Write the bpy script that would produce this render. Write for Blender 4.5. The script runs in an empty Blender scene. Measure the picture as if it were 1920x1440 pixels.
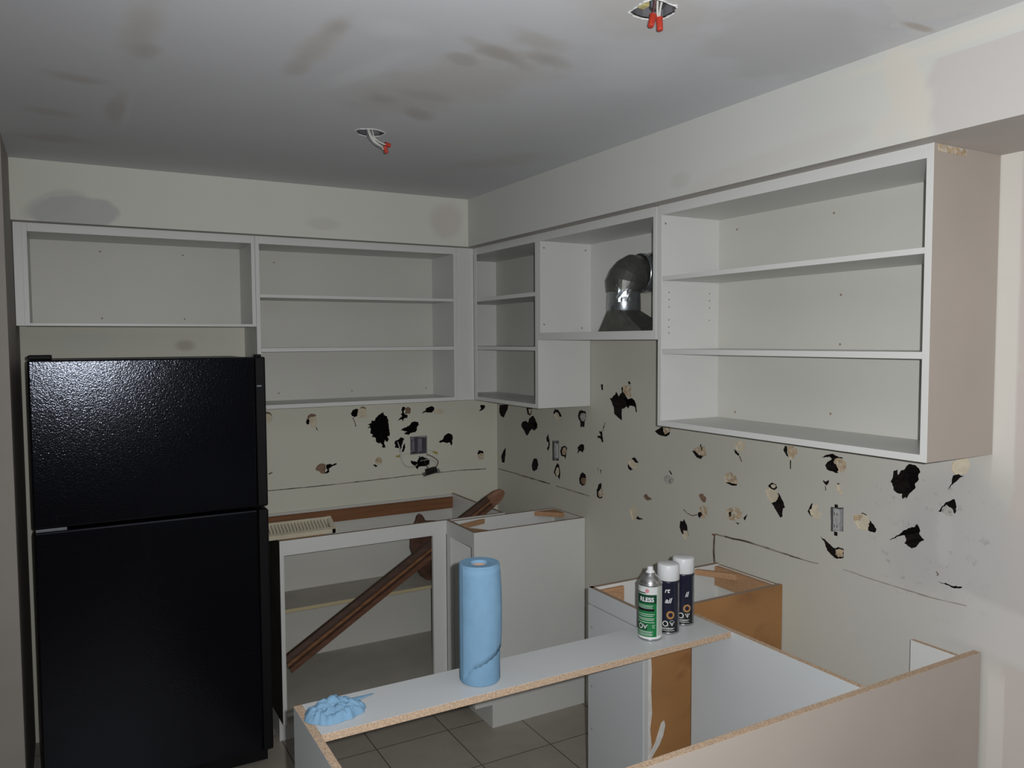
import bpy, bmesh, math, random
from mathutils import Vector, Matrix, noise
from mathutils.geometry import delaunay_2d_cdt
random.seed(7)
S = bpy.context.scene
COL = S.collection

# ------------------------------------------------------------------ camera
CAM = Vector((-2.063, -3.8312, 1.6969))
YAW, PITCH, ROLL = -0.5133, -0.0554, -0.005
_f0 = Vector((-math.sin(YAW), math.cos(YAW), 0)); _r0 = Vector((math.cos(YAW), math.sin(YAW), 0)); _u0 = Vector((0, 0, 1))
_f = _f0*math.cos(PITCH) + _u0*math.sin(PITCH); _u = -_f0*math.sin(PITCH) + _u0*math.cos(PITCH)
_r = _r0*math.cos(ROLL) + _u*math.sin(ROLL); _u = -_r0*math.sin(ROLL) + _u*math.cos(ROLL)
cd = bpy.data.cameras.new('camera'); cam = bpy.data.objects.new('camera', cd); COL.objects.link(cam)
cd.sensor_width = 36; cd.lens = 36*1475.99/1920; cd.clip_start = 0.01
M = Matrix((( _r.x, _u.x, -_f.x, CAM.x), (_r.y, _u.y, -_f.y, CAM.y), (_r.z, _u.z, -_f.z, CAM.z), (0, 0, 0, 1)))
cam.matrix_world = M
S.camera = cam

# ------------------------------------------------------------------ light and exposure
W = bpy.data.worlds.new('world'); S.world = W; W.use_nodes = True
W.node_tree.nodes['Background'].inputs[0].default_value = (0.75, 0.85, 1, 1)
W.node_tree.nodes['Background'].inputs[1].default_value = 0.03
def spot(name, loc, target, power, size, blend, radius, col):
    l = bpy.data.lights.new(name, 'SPOT'); l.energy = power; l.spot_size = size; l.spot_blend = blend
    l.shadow_soft_size = radius; l.color = col
    o = bpy.data.objects.new(name, l); COL.objects.link(o); o.location = loc
    o.rotation_euler = (Vector(target)-Vector(loc)).to_track_quat('-Z', 'Y').to_euler()
    return o
FL = CAM + _r*0.045 + _u*0.022
spot('camera_flash', FL, FL + _f*3 + _r*0.48 + _u*0.0, 160, math.radians(150), 1.0, 0.008, (0.965, 0.98, 0.995))
def area(name, loc, target, power, sx, sy, col):
    l = bpy.data.lights.new(name, 'AREA'); l.energy = power; l.shape = 'RECTANGLE'; l.size = sx; l.size_y = sy; l.color = col
    o = bpy.data.objects.new(name, l); COL.objects.link(o); o.location = loc
    o.rotation_euler = (Vector(target)-Vector(loc)).to_track_quat('-Z', 'Y').to_euler()
    return o
area('dining_window_daylight', (-4.5, -4.3, 1.45), (0, -1.9, 1.3), 5.0, 1.8, 1.3, (0.74, 0.89, 1))
S.view_settings.view_transform = 'Standard'
try: S.view_settings.look = 'None'
except Exception: pass
S.view_settings.gamma = 1; S.view_settings.use_curve_mapping = False
S.view_settings.exposure = 0.0

# ------------------------------------------------------------------ materials
class NT:
    def __init__(s, name):
        s.m = bpy.data.materials.new(name); s.m.use_nodes = True; s.t = s.m.node_tree
        s.b = s.t.nodes['Principled BSDF']
    def n(s, typ, **kw):
        x = s.t.nodes.new(typ)
        for k, v in kw.items(): setattr(x, k, v)
        return x
    def l(s, a, b): s.t.links.new(a, b)
def mixc(N, fac, a, b, blend='MIX'):
    x = N.n('ShaderNodeMix', data_type='RGBA', blend_type=blend)
    for sock, val in ((x.inputs[0], fac), (x.inputs[6], a), (x.inputs[7], b)):
        if isinstance(val, bpy.types.NodeSocket): N.l(val, sock)
        elif isinstance(val, (int, float)): sock.default_value = val
        else: sock.default_value = (*val, 1)
    return x.outputs[2]
def mat(name, col, rough=0.5, metal=0.0, var=0.06, vscale=6.0, stretch=(1, 1, 1), bump=0.0, bscale=300, spec=0.5, dirt=None, dscale=3.0, dthr=(0.5, 0.7)):
    N = NT(name)
    tc = N.n('ShaderNodeTexCoord'); mp = N.n('ShaderNodeMapping'); mp.inputs['Scale'].default_value = stretch
    N.l(tc.outputs['Object'], mp.inputs['Vector'])
    nz = N.n('ShaderNodeTexNoise'); nz.inputs['Scale'].default_value = vscale; nz.inputs['Detail'].default_value = 5
    N.l(mp.outputs[0], nz.inputs['Vector'])
    lo = tuple(c*(1-var) for c in col); hi = tuple(min(1, c*(1+var)) for c in col)
    mr = N.n('ShaderNodeMapRange'); mr.inputs[1].default_value = 0.3; mr.inputs[2].default_value = 0.7
    N.l(nz.outputs['Fac'], mr.inputs[0])
    c = mixc(N, mr.outputs[0], lo, hi)
    if dirt:
        n2 = N.n('ShaderNodeTexNoise'); n2.inputs['Scale'].default_value = dscale; n2.inputs['Detail'].default_value = 8
        N.l(mp.outputs[0], n2.inputs['Vector'])
        m2 = N.n('ShaderNodeMapRange', interpolation_type='SMOOTHSTEP'); m2.inputs[1].default_value = dthr[0]; m2.inputs[2].default_value = dthr[1]
        N.l(n2.outputs['Fac'], m2.inputs[0]); c = mixc(N, m2.outputs[0], c, dirt)
    N.l(c, N.b.inputs['Base Color'])
    N.b.inputs['Roughness'].default_value = rough; N.b.inputs['Metallic'].default_value = metal
    N.b.inputs['Specular IOR Level'].default_value = spec
    if bump:
        n3 = N.n('ShaderNodeTexNoise'); n3.inputs['Scale'].default_value = bscale; n3.inputs['Detail'].default_value = 3
        N.l(tc.outputs['Object'], n3.inputs['Vector'])
        bp = N.n('ShaderNodeBump'); bp.inputs['Strength'].default_value = bump; bp.inputs['Distance'].default_value = 0.002
        N.l(n3.outputs['Fac'], bp.inputs['Height']); N.l(bp.outputs[0], N.b.inputs['Normal'])
    return N.m
# plaster surface with patches of joint compound; patch = (axes, centre, radii, angle, colour, softness, strength, square)
def plaster(name, col, axes, patches, rough=0.75, var=0.03, noise_amp=0.35, specks=None):
    N = NT(name); tc = N.n('ShaderNodeTexCoord')
    sp = N.n('ShaderNodeSeparateXYZ'); N.l(tc.outputs['Object'], sp.inputs[0])
    cb = N.n('ShaderNodeCombineXYZ'); N.l(sp.outputs[axes[0]], cb.inputs[0]); N.l(sp.outputs[axes[1]], cb.inputs[1])
    nz = N.n('ShaderNodeTexNoise'); nz.inputs['Scale'].default_value = 2.2; nz.inputs['Detail'].default_value = 6
    N.l(cb.outputs[0], nz.inputs['Vector'])
    c = mixc(N, nz.outputs['Fac'], tuple(x*(1-var*2) for x in col), tuple(min(1, x*(1+var*2)) for x in col))
    nd = N.n('ShaderNodeTexNoise'); nd.inputs['Scale'].default_value = 9; nd.inputs['Detail'].default_value = 5
    N.l(cb.outputs[0], nd.inputs['Vector'])
    for (ce, ra, ang, pc, soft, strength, sq) in patches:
        mp = N.n('ShaderNodeMapping', vector_type='TEXTURE')
        mp.inputs['Location'].default_value = (ce[0], ce[1], 0); mp.inputs['Rotation'].default_value = (0, 0, math.radians(ang))
        mp.inputs['Scale'].default_value = (ra[0], ra[1], 1)
        N.l(cb.outputs[0], mp.inputs['Vector'])
        if sq:
            s2 = N.n('ShaderNodeSeparateXYZ'); N.l(mp.outputs[0], s2.inputs[0])
            a1 = N.n('ShaderNodeMath', operation='ABSOLUTE'); N.l(s2.outputs[0], a1.inputs[0])
            a2 = N.n('ShaderNodeMath', operation='ABSOLUTE'); N.l(s2.outputs[1], a2.inputs[0])
            mx = N.n('ShaderNodeMath', operation='MAXIMUM'); N.l(a1.outputs[0], mx.inputs[0]); N.l(a2.outputs[0], mx.inputs[1])
            d = mx.outputs[0]
        else:
            ln = N.n('ShaderNodeVectorMath', operation='LENGTH'); N.l(mp.outputs[0], ln.inputs[0]); d = ln.outputs['Value']
        ad = N.n('ShaderNodeMath', operation='MULTIPLY_ADD'); N.l(nd.outputs['Fac'], ad.inputs[0])
        k = noise_amp*(0.25 if sq else 1.6)
        ad.inputs[1].default_value = k; N.l(d, ad.inputs[2])
        mr = N.n('ShaderNodeMapRange', interpolation_type='SMOOTHSTEP')
        mr.inputs[1].default_value = 1+k*0.5-soft; mr.inputs[2].default_value = 1+k*0.5+soft*0.3
        mr.inputs[3].default_value = strength; mr.inputs[4].default_value = 0
        N.l(ad.outputs[0], mr.inputs[0])
        c = mixc(N, mr.outputs[0], c, pc)
    if specks:      # scuffs and pitting inside an oval region
        ce, ra, pc, sc = specks
        mp = N.n('ShaderNodeMapping', vector_type='TEXTURE'); mp.inputs['Location'].default_value = (ce[0], ce[1], 0); mp.inputs['Scale'].default_value = (ra[0], ra[1], 1)
        N.l(cb.outputs[0], mp.inputs['Vector']); ln = N.n('ShaderNodeVectorMath', operation='LENGTH'); N.l(mp.outputs[0], ln.inputs[0])
        m1 = N.n('ShaderNodeMapRange', interpolation_type='SMOOTHSTEP'); m1.inputs[1].default_value = 0.6; m1.inputs[2].default_value = 1.0; m1.inputs[3].default_value = 1; m1.inputs[4].default_value = 0
        N.l(ln.outputs['Value'], m1.inputs[0])
        ns = N.n('ShaderNodeTexNoise'); ns.inputs['Scale'].default_value = sc; ns.inputs['Detail'].default_value = 7; ns.inputs['Roughness'].default_value = 0.7; N.l(cb.outputs[0], ns.inputs['Vector'])
        m2 = N.n('ShaderNodeMapRange', interpolation_type='SMOOTHSTEP'); m2.inputs[1].default_value = 0.56; m2.inputs[2].default_value = 0.70; N.l(ns.outputs['Fac'], m2.inputs[0])
        mu = N.n('ShaderNodeMath', operation='MULTIPLY'); N.l(m1.outputs[0], mu.inputs[0]); N.l(m2.outputs[0], mu.inputs[1])
        c = mixc(N, mu.outputs[0], c, pc)
    N.l(c, N.b.inputs['Base Color']); N.b.inputs['Roughness'].default_value = rough
    N.b.inputs['Specular IOR Level'].default_value = 0.3
    n3 = N.n('ShaderNodeTexNoise'); n3.inputs['Scale'].default_value = 60; n3.inputs['Detail'].default_value = 4
    N.l(tc.outputs['Object'], n3.inputs['Vector'])
    bpn = N.n('ShaderNodeBump'); bpn.inputs['Strength'].default_value = 0.06; bpn.inputs['Distance'].default_value = 0.004
    N.l(n3.outputs['Fac'], bpn.inputs['Height']); N.l(bpn.outputs[0], N.b.inputs['Normal'])
    return N.m

PAINT = (0.63, 0.62, 0.525)
COMP = (0.50, 0.49, 0.47)
DRY = (0.53, 0.475, 0.44)
m_wall_back = plaster('cream_paint_back', PAINT, (0, 2), [
    ((-2.0, 1.70), (0.12, 0.06), 0, (0.62, 0.62, 0.56), 0.6, 0.8, False),
    ((-1.6, 1.68), (0.05, 0.03), 0, (0.40, 0.37, 0.30), 0.6, 0.7, False)])
m_wall_right = plaster('cream_paint_right', (0.54, 0.53, 0.46), (1, 2), [
    ((-2.55, 1.0), (0.42, 0.55), 0, (0.535, 0.515, 0.48), 0.6, 0.9, False),
    ((-2.60, 1.17), (0.17, 0.19), 10, (0.485, 0.475, 0.455), 0.25, 0.85, False),
    ((-2.50, 1.10), (0.10, 0.14), 25, (0.46, 0.445, 0.43), 0.4, 0.5, False),
    ((-2.565, 1.16), (0.03, 0.10), 0, (0.56, 0.55, 0.54), 0.5, 0.5, False),
    ((-4.70, 1.2), (1.98, 2.0), 0, DRY, 0.01, 1.0, True),
    ((-2.712, 1.6), (0.03, 0.28), 0, (0.63, 0.60, 0.55), 0.25, 0.9, True),
    ((-2.712, 2.02), (0.03, 0.20), 0, (0.63, 0.60, 0.55), 0.25, 0.9, True),
    ((-2.712, 0.60), (0.022, 0.24), 0, (0.60, 0.57, 0.52), 0.2, 0.9, True),
    ((-2.78, 1.05), (0.22, 0.20), 0, (0.49, 0.475, 0.455), 0.3, 0.85, True),
    ((-2.86, 0.92), (0.30, 0.075), 8, (0.58, 0.56, 0.53), 0.3, 0.8, True)], noise_amp=0.25, specks=((-2.53, 1.15), (0.24, 0.27), (0.36, 0.35, 0.34), 32))
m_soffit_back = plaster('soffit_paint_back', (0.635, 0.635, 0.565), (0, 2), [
    ((-2.02, 2.195), (0.17, 0.065), 3, (0.44, 0.44, 0.43), 0.15, 0.75, False),
    ((-2.10, 2.22), (0.12, 0.05), 25, (0.46, 0.46, 0.45), 0.25, 0.5, False),
    ((-0.45, 2.27), (0.10, 0.09), 20, (0.56, 0.52, 0.48), 0.4, 0.8, False),
    ((-1.05, 2.22), (0.09, 0.03), 0, (0.56, 0.54, 0.50), 0.5, 0.7, False)], noise_amp=0.4)
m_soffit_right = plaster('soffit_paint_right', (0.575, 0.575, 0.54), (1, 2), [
    ((-2.655, 2.27), (0.055, 0.16), -20, (0.615, 0.575, 0.505), 0.5, 0.9, False),
    ((-2.60, 2.20), (0.05, 0.05), 0, (0.61, 0.57, 0.51), 0.7, 0.7, False),
    ((-4.30, 2.235), (1.592, 0.092), 0, (0.53, 0.50, 0.475), 0.02, 0.95, True),
    ((-4.75, 2.15), (2.02, 0.115), -9, (0.60, 0.60, 0.615), 0.12, 1.0, True),
    ((-2.85, 2.355), (0.45, 0.020), 0, (0.62, 0.59, 0.52), 0.4, 0.6, False),
    ((-2.2, 2.19), (0.34, 0.035), -5, (0.56, 0.54, 0.50), 0.3, 0.7, False),
    ((-2.45, 2.20), (0.12, 0.04), -8, (0.555, 0.535, 0.50), 0.3, 0.6, False),
    ((-1.87, 2.205), (0.05, 0.03), 0, (0.52, 0.505, 0.47), 0.4, 0.7, False)], noise_amp=0.3)
CEIL = (0.655, 0.66, 0.685)
TAU = (0.40, 0.375, 0.35)
TA = (0.575, 0.555, 0.53); TB = (0.50, 0.48, 0.455); TC = (0.72, 0.73, 0.75)
m_ceiling = plaster('ceiling_primer', CEIL, (0, 1), [
    ((-1.53, -1.97), (0.045, 0.24), 3, TA, 0.8, 0.95, False),
    ((-1.525, -2.10), (0.035, 0.08), 5, TB, 0.9, 0.8, False),
    ((-1.54, -1.80), (0.035, 0.09), 0, TB, 0.9, 0.45, False),
    ((-1.15, -1.85), (0.20, 0.42), 22, TA, 0.6, 0.65, False),
    ((-1.13, -2.13), (0.13, 0.035), 24, TB, 0.8, 1.0, False),
    ((-1.02, -2.16), (0.09, 0.045), 12, TB, 0.8, 0.9, False),
    ((-1.20, -2.06), (0.06, 0.035), 30, TB, 0.6, 0.7, False),
    ((-1.10, -2.25), (0.10, 0.05), 20, TB, 0.7, 0.55, False),
    ((-1.265, -1.66), (0.055, 0.05), 0, TB, 0.9, 0.8, False),
    ((-1.10, -1.56), (0.09, 0.05), 50, TB, 0.7, 0.7, False),
    ((-1.16, -1.75), (0.10, 0.05), 10, TB, 0.8, 0.5, False),
    ((-1.38, -1.86), (0.045, 0.20), 18, TC, 0.6, 0.7, False),
    ((-1.42, -2.15), (0.10, 0.06), 0, TC, 0.7, 0.6, False),
    ((-1.90, -1.87), (0.045, 0.26), 0, TA, 0.8, 0.8, False),
    ((-1.875, -1.75), (0.04, 0.07), 0, TB, 0.7, 0.55, False),
    ((-2.03, -1.45), (0.08, 0.045), 10, TB, 0.7, 0.6, False),
    ((-1.915, -1.22), (0.035, 0.18), 0, TA, 0.6, 0.8, False),
    ((-1.885, -1.15), (0.012, 0.25), 0, TC, 0.7, 0.5, False),
    ((-2.08, -1.07), (0.10, 0.05), 0, TB, 0.7, 0.45, False),
    ((-2.08, -0.72), (0.12, 0.07), 0, TA, 0.7, 0.7, False),
    ((-0.97, -2.50), (0.20, 0.15), 10, (0.60, 0.59, 0.58), 0.5, 0.8, False),
    ((-0.78, -2.18), (0.13, 0.22), -20, TC, 0.6, 0.6, False),
    ((-0.75, -1.55), (0.05, 0.40), 25, (0.66, 0.66, 0.66), 0.6, 0.6, False),
    ((-0.60, -1.10), (0.10, 0.30), 30, TA, 0.7, 0.4, False),
    ((-0.56, -2.52), (0.30, 0.20), 25, (0.57, 0.57, 0.575), 0.35, 0.6, False),
    ((-1.6, -4.738), (2.0, 2.0), 0, (0.69, 0.69, 0.695), 0.004, 0.9, True),
    ((-0.40, -2.722), (0.06, 0.014), 0, (0.52, 0.47, 0.43), 0.6, 0.9, False),
    ((-1.18, -1.31), (0.08, 0.08), 0, (0.68, 0.68, 0.67), 0.5, 0.6, False)], noise_amp=0.75)
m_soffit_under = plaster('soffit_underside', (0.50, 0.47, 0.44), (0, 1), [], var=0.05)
m_wall_left = mat('pinkish_grey_paint', (0.34, 0.31, 0.28), 0.75, var=0.04)
m_far = mat('taupe_dining_wall', (0.25, 0.23, 0.20), 0.8, var=0.04)
m_white = mat('white_melamine', (0.64, 0.64, 0.615), 0.38, var=0.02, vscale=3, spec=0.4)
m_primer = mat('primed_end_panel', (0.45, 0.395, 0.35), 0.6, var=0.035, vscale=4, spec=0.3)
m_cool = mat('melamine_daylight_tint', (0.54, 0.555, 0.56), 0.4, var=0.02, vscale=3, spec=0.4)  # greyer melamine; its blue cast is daylight put into the colour
m_inner = mat('cream_melamine_back', (0.56, 0.55, 0.505), 0.45, var=0.02, vscale=3, spec=0.35)
m_fawn = mat('fawn_painted_panel', (0.45, 0.395, 0.35), 0.5, var=0.03, vscale=4, spec=0.35)
m_chip = mat('raw_particleboard_edge', (0.46, 0.335, 0.235), 0.85, var=0.30, vscale=220, spec=0.2)
m_chipd = mat('dusty_particleboard_edge', (0.30, 0.225, 0.165), 0.85, var=0.22, vscale=220, spec=0.2)
m_brown = mat('brown_hardboard', (0.34, 0.168, 0.064), 0.55, var=0.10, vscale=5, stretch=(1, 1, 1.5), spec=0.35, dirt=(0.27, 0.125, 0.052), dscale=9, dthr=(0.55, 0.75))
m_rail = mat('stained_nailing_rail', (0.20, 0.088, 0.038), 0.6, var=0.2, vscale=10, stretch=(0.4, 6, 6), spec=0.3)
m_sidedark = mat('dark_unfinished_side', (0.055, 0.05, 0.038), 0.8, var=0.2, spec=0.15)
m_block = mat('raw_pine_block', (0.42, 0.24, 0.13), 0.7, var=0.15, vscale=30, stretch=(1, 5, 5), spec=0.25)
m_band = mat('yellowed_edge_band', (0.50, 0.42, 0.25), 0.6, var=0.06)
m_inside = mat('dusty_cabinet_floor', (0.42, 0.395, 0.34), 0.6, var=0.06, vscale=8, spec=0.3)
m_glue = mat('dried_white_glue', (0.62, 0.60, 0.56), 0.5, var=0.1, vscale=40)
m_rim = mat('crumbled_plaster', (0.60, 0.60, 0.595), 0.8, var=0.15, vscale=60)
m_dark = mat('dark_gap', (0.03, 0.025, 0.02), 0.8, var=0.2)
m_cavity = mat('wall_cavity_shade', (0.006, 0.005, 0.0055), 0.95, var=0.3, vscale=30, spec=0.05)  # inside of the holes coloured near-black in place of its shade
m_edge = mat('drywall_edge_shade', (0.018, 0.014, 0.013), 0.9, var=0.4, vscale=90, spec=0.1)  # cut edges of the holes darkened, shade put into the colour
m_tan = mat('torn_tan_paper', (0.47, 0.36, 0.24), 0.9, var=0.3, vscale=70, spec=0.1, dirt=(0.60, 0.55, 0.46), dscale=60, dthr=(0.5, 0.6))
m_cream = mat('bare_gypsum_cream', (0.62, 0.545, 0.42), 0.9, var=0.12, vscale=40, spec=0.1)
m_bpaper = mat('torn_brown_paper', (0.24, 0.155, 0.105), 0.9, var=0.25, vscale=60, spec=0.1)
m_gyp = mat('bare_gypsum_grey', (0.45, 0.44, 0.40), 0.9, var=0.2, vscale=50, spec=0.1, dirt=(0.25, 0.24, 0.2), dscale=70, dthr=(0.55, 0.65))
m_olive = mat('torn_olive_paper', (0.16, 0.14, 0.07), 0.9, var=0.25, vscale=60, spec=0.1)
m_groove = mat('scored_line_grime', (0.15, 0.125, 0.10), 0.9, var=0.5, vscale=25, spec=0.1, dirt=(0.34, 0.30, 0.245), dscale=14, dthr=(0.48, 0.6))
m_faint = mat('filled_line', (0.33, 0.305, 0.27), 0.9, var=0.2, vscale=30, spec=0.1)
m_galv = mat('galvanised_steel', (0.16, 0.16, 0.145), 0.42, metal=0.75, var=0.2, vscale=25)
m_tape = mat('shiny_foil_tape', (0.42, 0.45, 0.47), 0.27, metal=0.9, var=0.15, vscale=30, bump=0.5, bscale=45)
m_steel = mat('bare_steel', (0.42, 0.42, 0.42), 0.3, metal=0.9, var=0.08)
m_boxm = mat('dull_box_steel', (0.20, 0.20, 0.215), 0.5, metal=0.5, var=0.3, vscale=40)
m_boxp = mat('mauve_grey_plastic', (0.20, 0.185, 0.21), 0.6, var=0.12, vscale=40)
m_wire_w = mat('white_wire_sheath', (0.55, 0.54, 0.50), 0.5, var=0.05)
m_wire_b = mat('black_wire_sheath', (0.012, 0.011, 0.011), 0.5, var=0.1)
m_wire_r = mat('maroon_wire_sheath', (0.10, 0.03, 0.03), 0.5, var=0.1)
m_red = mat('red_wire_nut', (0.42, 0.04, 0.022), 0.4, var=0.08)
m_yel = mat('yellow_wire_nut', (0.42, 0.33, 0.06), 0.45, var=0.08)
m_brass = mat('yellow_clamp', (0.50, 0.43, 0.20), 0.5, var=0.2, vscale=50)
m_recep = mat('grey_receptacle', (0.42, 0.42, 0.41), 0.5, var=0.2, vscale=60)
m_blue = mat('blue_shop_towel', (0.172, 0.305, 0.44), 0.95, var=0.05, vscale=30, bump=0.35, bscale=700, spec=0.1)
m_card = mat('brown_cardboard', (0.40, 0.25, 0.16), 0.9, var=0.1, vscale=30)
m_wood = mat('dark_stained_wood', (0.12, 0.056, 0.033), 0.5, var=0.28, vscale=14, stretch=(0.5, 8, 5), spec=0.4)
m_woodo = mat('amber_worn_wood', (0.19, 0.088, 0.038), 0.5, var=0.3, vscale=14, stretch=(0.5, 8, 5), spec=0.4)
m_woodk = mat('shaded_wood', (0.06, 0.028, 0.017), 0.55, var=0.3, vscale=14, stretch=(0.5, 8, 5), spec=0.4)  # darker copy of the wood: shade of groove, top and underside as colour
m_woodl = mat('worn_stick_end', (0.23, 0.115, 0.072), 0.6, var=0.2, vscale=14, stretch=(1, 6, 6), spec=0.3)
m_board = mat('dark_brown_board', (0.085, 0.04, 0.026), 0.55, var=0.35, vscale=18, spec=0.35)
m_grille = mat('cream_enamel', (0.52, 0.47, 0.35), 0.5, var=0.07, vscale=15)
m_plwhite = mat('white_plastic', (0.62, 0.62, 0.63), 0.35, var=0.02)
m_green = mat('green_print', (0.010, 0.155, 0.045), 0.35, var=0.05)
m_dgreen = mat('dark_green_print', (0.005, 0.05, 0.022), 0.35, var=0.05)
m_navy = mat('dark_navy_print', (0.012, 0.013, 0.028), 0.3, var=0.08)
m_blk = mat('black_print', (0.008, 0.008, 0.009), 0.3, var=0.05)
m_lab = mat('white_label_print', (0.62, 0.63, 0.62), 0.4, var=0.02)
m_labg = mat('grey_label_print', (0.38, 0.42, 0.36), 0.4, var=0.04)
m_pink = mat('pink_print', (0.55, 0.22, 0.24), 0.4, var=0.05)
m_orng = mat('orange_print', (0.36, 0.20, 0.06), 0.4, var=0.1)
m_fblack = mat('black_enamel_trim', (0.005, 0.005, 0.006), 0.6, var=0.05, spec=0.2)
m_chrome = mat('chrome_strip', (0.45, 0.47, 0.50), 0.25, metal=1.0, var=0.05)
def fridge_mat():
    N = NT('pebbled_black_enamel'); tc = N.n('ShaderNodeTexCoord')
    nz = N.n('ShaderNodeTexNoise'); nz.inputs['Scale'].default_value = 240; nz.inputs['Detail'].default_value = 1
    N.l(tc.outputs['Object'], nz.inputs['Vector'])
    b = N.n('ShaderNodeBump'); b.inputs['Strength'].default_value = 0.5; b.inputs['Distance'].default_value = 0.0009
    N.l(nz.outputs['Fac'], b.inputs['Height']); N.l(b.outputs[0], N.b.inputs['Normal'])
    N.b.inputs['Base Color'].default_value = (0.0035, 0.0035, 0.005, 1); N.b.inputs['Roughness'].default_value = 0.15; N.b.inputs['Specular Tint'].default_value = (0.78, 0.84, 1.0, 1)
    N.b.inputs['Specular IOR Level'].default_value = 0.4
    return N.m
m_fridge = fridge_mat()
def tile_mat():
    N = NT('ceramic_floor_tile'); tc = N.n('ShaderNodeTexCoord'); mp = N.n('ShaderNodeMapping')
    mp.inputs['Location'].default_value = (0.3455, 1.10, 0)
    N.l(tc.outputs['Object'], mp.inputs['Vector'])
    br = N.n('ShaderNodeTexBrick'); br.offset = 0; br.inputs['Scale'].default_value = 1
    br.inputs['Brick Width'].default_value = 0.325; br.inputs['Row Height'].default_value = 0.325
    br.inputs['Mortar Size'].default_value = 0.0026; br.inputs['Mortar Smooth'].default_value = 0.2; br.inputs['Bias'].default_value = 0
    br.inputs['Color1'].default_value = (0.37, 0.335, 0.28, 1); br.inputs['Color2'].default_value = (0.35, 0.315, 0.265, 1)
    br.inputs['Mortar'].default_value = (0.10, 0.085, 0.07, 1)
    N.l(mp.outputs[0], br.inputs['Vector'])
    nz = N.n('ShaderNodeTexNoise'); nz.inputs['Scale'].default_value = 12; nz.inputs['Detail'].default_value = 6
    N.l(tc.outputs['Object'], nz.inputs['Vector'])
    mr = N.n('ShaderNodeMapRange'); mr.inputs[3].default_value = 0.85; mr.inputs[4].default_value = 1.15; N.l(nz.outputs['Fac'], mr.inputs[0])
    x = N.n('ShaderNodeVectorMath', operation='SCALE'); N.l(br.outputs['Color'], x.inputs[0]); N.l(mr.outputs[0], x.inputs['Scale'])
    N.l(x.outputs[0], N.b.inputs['Base Color']); N.b.inputs['Roughness'].default_value = 0.45
    b = N.n('ShaderNodeBump'); b.inputs['Strength'].default_value = 0.4; b.inputs['Distance'].default_value = 0.002; b.invert = True
    N.l(br.outputs['Fac'], b.inputs['Height']); N.l(b.outputs[0], N.b.inputs['Normal'])
    return N.m
m_tile = tile_mat()

# ------------------------------------------------------------------ builders
def empty(name, label, cat, loc, group=None):
    o = bpy.data.objects.new(name, None); COL.objects.link(o); o.location = loc; o.empty_display_size = 0.05
    tag(o, label, cat, group); return o
def tag(o, label, cat, group=None):
    o['label'] = label; o['category'] = cat
    if group: o['group'] = group
    return o
def org(o):
    while o.parent: o = o.parent
    return o.location
def obj(name, bm, mats, parent=None, bevel=0.0, smooth=False, label=None, recalc=True):
    if recalc: bmesh.ops.recalc_face_normals(bm, faces=bm.faces)
    me = bpy.data.meshes.new(name)
    if parent is not None:
        off = org(parent); bmesh.ops.translate(bm, verts=bm.verts, vec=-Vector(off))
    bm.to_mesh(me); bm.free()
    for m in (mats if isinstance(mats, (list, tuple)) else [mats]): me.materials.append(m)
    if smooth:
        for p in me.polygons: p.use_smooth = True
    o = bpy.data.objects.new(name, me); COL.objects.link(o)
    if parent is not None: o.parent = parent
    if bevel:
        b = o.modifiers.new('bevel', 'BEVEL'); b.width = bevel; b.segments = 2; b.limit_method = 'ANGLE'; b.harden_normals = False
    if smooth == 'auto':
        pass
    if label: o['label'] = label
    return o
def struct(name, bm, mats, **kw):
    o = obj(name, bm, mats, **kw); o['kind'] = 'structure'; return o
SIDES = {'-x': 0, '+x': 1, '-y': 2, '+y': 3, '-z': 4, '+z': 5}
def box(bm, lo, hi, mat=0, sides=None):
    (x0, y0, z0), (x1, y1, z1) = lo, hi
    if x0 > x1: x0, x1 = x1, x0
    if y0 > y1: y0, y1 = y1, y0
    if z0 > z1: z0, z1 = z1, z0
    v = [bm.verts.new(p) for p in ((x0, y0, z0), (x1, y0, z0), (x1, y1, z0), (x0, y1, z0), (x0, y0, z1), (x1, y0, z1), (x1, y1, z1), (x0, y1, z1))]
    fs = [(0, 4, 7, 3), (1, 2, 6, 5), (0, 1, 5, 4), (3, 7, 6, 2), (0, 3, 2, 1), (4, 5, 6, 7)]
    out = []
    for i, f in enumerate(fs):
        fc = bm.faces.new([v[k] for k in f]); fc.material_index = mat; out.append(fc)
    if sides:
        for s, m in sides.items(): out[SIDES[s]].material_index = m
    return v
def B(lo, hi, mat=0, sides=None):
    bm = bmesh.new(); box(bm, lo, hi, mat, sides); return bm
def prism(bm, pts, axis, a, b, mat=0):      # polygon pts (2D) extruded along axis from a to b
    def P(p, t):
        return {'x': (t, p[0], p[1]), 'y': (p[0], t, p[1]), 'z': (p[0], p[1], t)}[axis]
    v0 = [bm.verts.new(P(p, a)) for p in pts]; v1 = [bm.verts.new(P(p, b)) for p in pts]
    n = len(pts); fs = [bm.faces.new(v0), bm.faces.new(v1[::-1])]
    for i in range(n): fs.append(bm.faces.new((v0[i], v1[i], v1[(i+1) % n], v0[(i+1) % n])))
    for f in fs: f.material_index = mat
    return v0+v1
def spline(pts, k=6):
    P = [Vector(p) for p in pts]
    if len(P) < 3: return P
    out = []
    for i in range(len(P)-1):
        p0 = P[max(i-1, 0)]; p1 = P[i]; p2 = P[i+1]; p3 = P[min(i+2, len(P)-1)]
        for j in range(k):
            t = j/k
            out.append(0.5*((2*p1)+(-p0+p2)*t+(2*p0-5*p1+4*p2-p3)*t*t+(-p0+3*p1-3*p2+p3)*t**3))
    out.append(P[-1]); return out
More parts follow.
